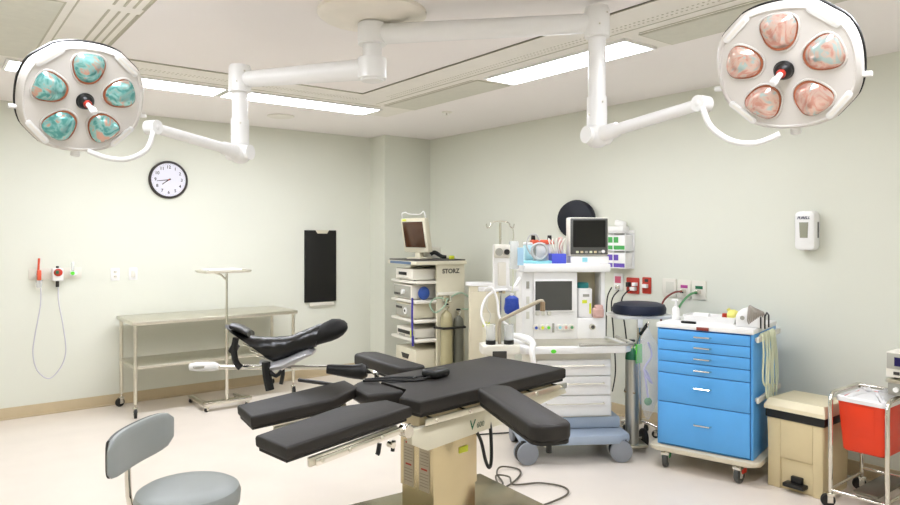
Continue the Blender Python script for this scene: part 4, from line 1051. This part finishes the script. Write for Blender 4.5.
MB(CM @ plane_M((.03, -.1352, .61), (1, 0, 0), (0, 0, 1))).box((-.028, -.014, 0), (.028, .014, .003)).build('yellow_sticker', yellowt, cc, True)
for dy in (-.055, .055):
    L = CM @ plane_M((-.1405, dy, .49), (0, -1, 0), (0, 0, 1))
    lb = MB(L).box((-.036, -.055, 0), (.036, .155, .0015)).build('notice_label', mat('notice grey', 'b9ae98', .4, .3), cc, True)
    for zz, mm in ((.145, redink), (.045, redink)): MB(L).box((-.02, zz - .004, .0012), (.02, zz + .004, .0022)).build('notice_heading', mm, cc, True)
    for k0, k1 in ((0, 5), (7, 12)):
        m = MB(L)
        for k in range(k0, k1): m.box((-.030, .12 - k * .014, .0012), (.028, .123 - k * .014, .002))
        m.build('notice_text', mat('notice ink', '8a8272', .6), cc, True)
# base
MB(T3(1.95, 2.67, 0) @ RZ(-4)).box((-.50, -.27, .02), (.50, .27, .28), .008).build('base', mat('base steel', 'a89e82', .2, 1, var=.05, nscale=4), ot, True)
MB(T3(1.95, 2.67, 0) @ RZ(-4)).box((-.44, -.22, .0), (.44, .22, .03)).build('base_feet', rubber, ot, True)
# hanging cable loop
MB(TT).tube([(.45, .03, ZT - .14), (.452, .02, ZT - .22), (.445, .01, ZT - .33), (.42, .0, ZT - .365), (.395, 0, ZT - .33), (.375, .01, ZT - .24), (.36, .03, ZT - .19)], .008, 8, smooth=6).build('cable_loop', blackp, ot, True)
# strap on the seat
sp = thing('restraint_strap', 'black safety strap with a padded block lying on the table seat', 'strap', TT @ Vector((.30, .33, ZT)))
MB(TT).tube([(.075, .47, ZT + .004), (.16, .38, ZT + .008), (.26, .30, ZT + .005), (.33, .29, ZT + .012)], .006, 8, smooth=4).build('strap', blackp, sp, True)
MB(TT).tube([(.10, .49, ZT + .004), (.20, .42, ZT + .008), (.30, .36, ZT + .005), (.34, .32, ZT + .012)], .005, 8, smooth=4).build('strap', blackp, sp, True)
MB(TT).tube([(.20, .35, ZT + .004), (.25, .33, ZT + .006), (.30, .36, ZT + .006)], .005, 8, smooth=4).build('strap', blackp, sp, True)
MB(TT @ T3(.385, .315, ZT + .02) @ RZ(5)).box((-.06, -.05, -.019), (.06, .04, .019), .015, 3).build('pad_block', blackp, sp, True)
# arm boards
def arm(label, cx0, cy0, cx1, cy1, w, z):
    a, b = Vector((cx0, cy0, z)), Vector((cx1, cy1, z)); d = b - a; L = d.length; ang = math.atan2(d.y, d.x)
    T = T3(cx0, cy0, z) @ Matrix.Rotation(ang, 4, 'Z')
    o = thing('arm_board', label, 'arm board', (cx0, cy0, z))
    pts = []
    for i in range(9): q_ = R(-90 + 180 * i / 8); pts.append((L - w * .32 + w * .32 * math.cos(q_), (w / 2) * math.sin(q_) if 0 else (w * .5 - w * .32) * (1 if math.sin(q_) > 0 else -1) * (abs(math.sin(q_)) > .01) + w * .32 * math.sin(q_)))
    for i in range(9): q_ = R(90 + 180 * i / 8); pts.append((w * .32 + w * .32 * math.cos(q_), (w * .5 - w * .32) * (1 if math.sin(q_) > 0 else -1) * (abs(math.sin(q_)) > .01) + w * .32 * math.sin(q_)))
    MB(T).prism(pts, -.062, 0, .014, 3).build('pad', vinyl, o, True)
    MB(T).prism([(x * .98 + .01, y * .94) for x, y in pts], -.072, -.061).build('board', vinylb, o, True)
    MB(T).box((.05, -.016, -.092), (L - .05, .016, -.071), .003).build('support_bar', steel, o, True)
    MB(T).cyl((L - .05, 0, -.11), (L - .05, 0, -.075), .011).build('lock_knob', blackp, o, True)
    MB(T).box((-.01, -.03, -.11), (.06, .03, -.072), .004).build('rail_clamp', chrome, o, True)
    return o
arm('black padded arm board on the near side of the table, pointing at the viewer', 1.975, 2.245, 1.73, 1.64, .155, ZT + .018)
arm('black padded arm board on the far side of the table, beside the strap', 1.985, 2.84, 2.01, 3.40, .155, ZT + .005)

# ------------------------------------------------------------------ leg stirrup on the far rail
sr = thing('leg_stirrup', 'black padded leg stirrup boot on a white rod at the far side of the table', 'stirrup', (1.72, 2.80, .88))
DS = 3.35
def sp_(px, py, d=0): return at(px, py, DS + d)
MB().tube([sp_(206, 367, .0), sp_(345, 367.5, .0)], .011, 12).build('support_rod', chrome, sr, True)
h = MB().tube([sp_(190, 367), sp_(197, 366.5), sp_(214, 366.5), sp_(219, 367)], [.017, .023, .023, .014], 12); h.build('white_grip', white, sr, True)
MB().box(sp_(193, 366.4, -.03) , sp_(205, 368, -.02)).build('grip_slot', greybox, sr, True)
MB().tube([sp_(327, 369, 0), sp_(334, 369.6, 0), sp_(352, 371.5), sp_(362, 371.5), sp_(367, 371)], [.022, .026, .034, .040, .026], 16, smooth=3).build('grip', blackp, sr, True)
MB().tube([sp_(367, 371), sp_(376, 374, -.1), Vector((1.74, 2.81, .88)), Vector((1.76, 2.785, .86))], .012, smooth=3).build('mount_arm', chrome, sr, True)
MB().tube([sp_(299, 380, .1), sp_(322, 383, .03), sp_(358, 389, -.15)], .010, 8).build('gas_strut', blackp, sr, True)
# shell
def rib(px, py, hw, hh, d=0, tilt=0, n=16, a0=0, a1=360, thick=None):
    c = sp_(px, py, d); r = []
    up = Vector((0, 0, 1)); fw = cam2room(0, 1); rt = cam2room(1, 0)
    for i in range(n):
        a = 2 * PI * i / n
        v = (up * math.cos(R(tilt)) + rt * math.sin(R(tilt))) * (hh * math.cos(a)) + fw * (hw * math.sin(a))
        r.append(c + v)
    return r
# padding: foot part, ankle, calf and knee pad as one padded boot
m = MB(); m.rings([rib(232, 329, .05, .038, tilt=-55), rib(240, 334, .070, .058, tilt=-60), rib(251, 341, .078, .072, tilt=-50), rib(263, 348, .075, .070, tilt=-35), rib(275, 350, .066, .066, tilt=-10), rib(287, 347.5, .068, .060, tilt=15), rib(300, 342, .075, .064, tilt=20), rib(314, 337, .080, .070, tilt=22), rib(321, 335, .078, .062, tilt=22)])
m.build('boot_padding', bootm, sr, True)
m = MB(); m.rings([rib(312, 336, .05, .045, tilt=22), rib(320, 334, .080, .060, tilt=20), rib(328, 331, .088, .063, tilt=18), rib(335, 330, .086, .058, tilt=18), rib(341, 329.5, .074, .046, tilt=18), rib(345, 329.3, .052, .030, tilt=18), rib(347, 329.3, .02, .010, tilt=18)])
m.build('knee_pad', mat('black knee pad', '100f0e', .7), sr, True)
m = MB(); m.rings([rib(233, 326, .06, .016, tilt=-20), rib(242, 329, .066, .02, tilt=-20), rib(251, 334, .06, .018, tilt=-20)])
m.rings([rib(236, 345, .03, .02, -.05, -60), rib(232, 352, .03, .02, -.05, -60)])
m.build('flap', bootm, sr, True)
shell = mat('silver stirrup shell', 'b7b6b8', .3, .35)
m = MB(); m.rings([rib(262, 362, .045, .012, -.03, tilt=-30), rib(272, 366, .07, .022, -.02, tilt=-5), rib(285, 363, .08, .028, -.02, tilt=15), rib(298, 357, .082, .032, -.02, tilt=20), rib(308, 352.5, .078, .026, -.02, tilt=20), rib(314, 352, .06, .012, -.02, tilt=20)])
m.build('shell', shell, sr, True)
for (pts, rr_) in (([(236, 338), (234, 350), (236, 362), (241, 368)], .016), ([(266, 362), (267, 375), (270, 390)], .022), ([(268, 370), (276, 376), (283, 370), (281, 384)], .010)):
    m = MB(); m.tube([sp_(x, y, -.08) for x, y in pts], rr_, 8, smooth=3); m.build('strap', blackp, sr, True)
m = MB()
for (x0, y0, x1, y1) in ((243, 344, 252, 348), (250, 350, 259, 354), (257, 356, 265, 358)): m.tube([sp_(x0, y0, -.072), sp_(x1, y1, -.076)], .004, 6)
m.build('buckles', chrome, sr, True)

# ------------------------------------------------------------------ stool in the foreground
sc = cam2room(-1.130, 2.95)
so = thing('operator_stool', 'grey vinyl stool with a low curved backrest in the left foreground', 'stool', (sc.x, sc.y, 0))
MB().lathe([(.16, .41), (.20, .42), (.214, .44), (.218, .485), (.210, .508), (.19, .520), (.12, .527), (.001, .528)], n=48).build('seat', greyv, so)
MB().lathe([(.15, .385), (.17, .39), (.17, .402)], n=36).build('seat_pan', blackp, so)
MB().cyl((0, 0, .09), (0, 0, .25), .028).cyl((0, 0, .25), (0, 0, .39), .018).build('gas_lift', chrome, so)
for k in range(5):
    a = 72 * k + 10
    MB(RZ(a)).tube([(.01, 0, .13), (.12, 0, .11), (.26, 0, .085)], .017).build('leg', chrome, so)
    caster(so, .255 * math.cos(R(a)), .255 * math.sin(R(a)), .03, .022, a, .085)
# backrest: curved pad nearly edge on to the viewer
bc = cam2room(-1.40, 3.07); wd = cam2room(.10, 1).normalized(); nrm = cam2room(1, -.10).normalized(); up = Vector((0, 0, 1))
rings_ = []
NU = 12
for iu in range(NU + 1):
    u = -1 + 2 * iu / NU
    hh = .093 * (1 - abs(u) ** 5 * .35); tk = .018 * (1 - abs(u) ** 6 * .5)
    if iu in (0, NU): hh *= .80; tk *= .3
    cen = bc + wd * (u * .27) + nrm * (.035 * u * u - .012) + up * .668
    nn = (nrm - wd * (.07 * 2 * u * .5)).normalized()
    rg = []
    for j in range(20):
        a = 2 * PI * j / 20
        cx_ = math.copysign(abs(math.cos(a)) ** .45, math.cos(a)); sx_ = math.copysign(abs(math.sin(a)) ** .7, math.sin(a))
        rg.append(cen + up * (hh * cx_) + nn * (tk * sx_))
    rings_.append(rg)
MB().rings(rings_).build('backrest', greyv, so, True)
MB().rings([[p - nrm * .012 for p in r_] for r_ in rings_[1:-1]]).build('backrest_shell', mat('backrest shell', '3a3a38', .4), so, True)
pb = bc - nrm * .05
MB().tube([pb + up * .66, pb + up * .52, pb + up * .40 + nrm * .01, pb + up * .365 + nrm * .05, sc + Vector((0, 0, .372))], [.014] * 5, 10, smooth=3).build('back_post', chrome, so, True)

# ------------------------------------------------------------------ floor cables
m = MB().tube([(2.55, 2.95, .011), (2.75, 3.10, .011), (2.95, 3.25, .011), (3.05, 3.42, .012), (3.15, 3.48, .02), (3.22, 3.38, .011), (3.1, 3.27, .011), (2.9, 3.2, .013), (2.98, 3.35, .03), (3.05, 3.30, .022), (3.0, 3.2, .011), (3.15, 3.12, .011), (3.22, 2.98, .011), (3.15, 2.88, .011), (2.95, 2.85, .011), (2.75, 2.86, .011)], .006, 8, smooth=8)
tag(m.build('floor_cable', mat('grey brown cable', '5f584a', .5)), 'dark cable looping over the floor beyond the table base', 'cable')
m = MB().tube([(3.5, 4.2, .01), (3.9, 4.0, .01), (4.35, 3.75, .01), (4.75, 3.7, .01), (4.88, 3.72, .3), (4.87, 3.72, .5)], .006, 8, smooth=6)
tag(m.build('extension_cable', blackp), 'black power cord on the floor behind the anaesthesia machine', 'cord')
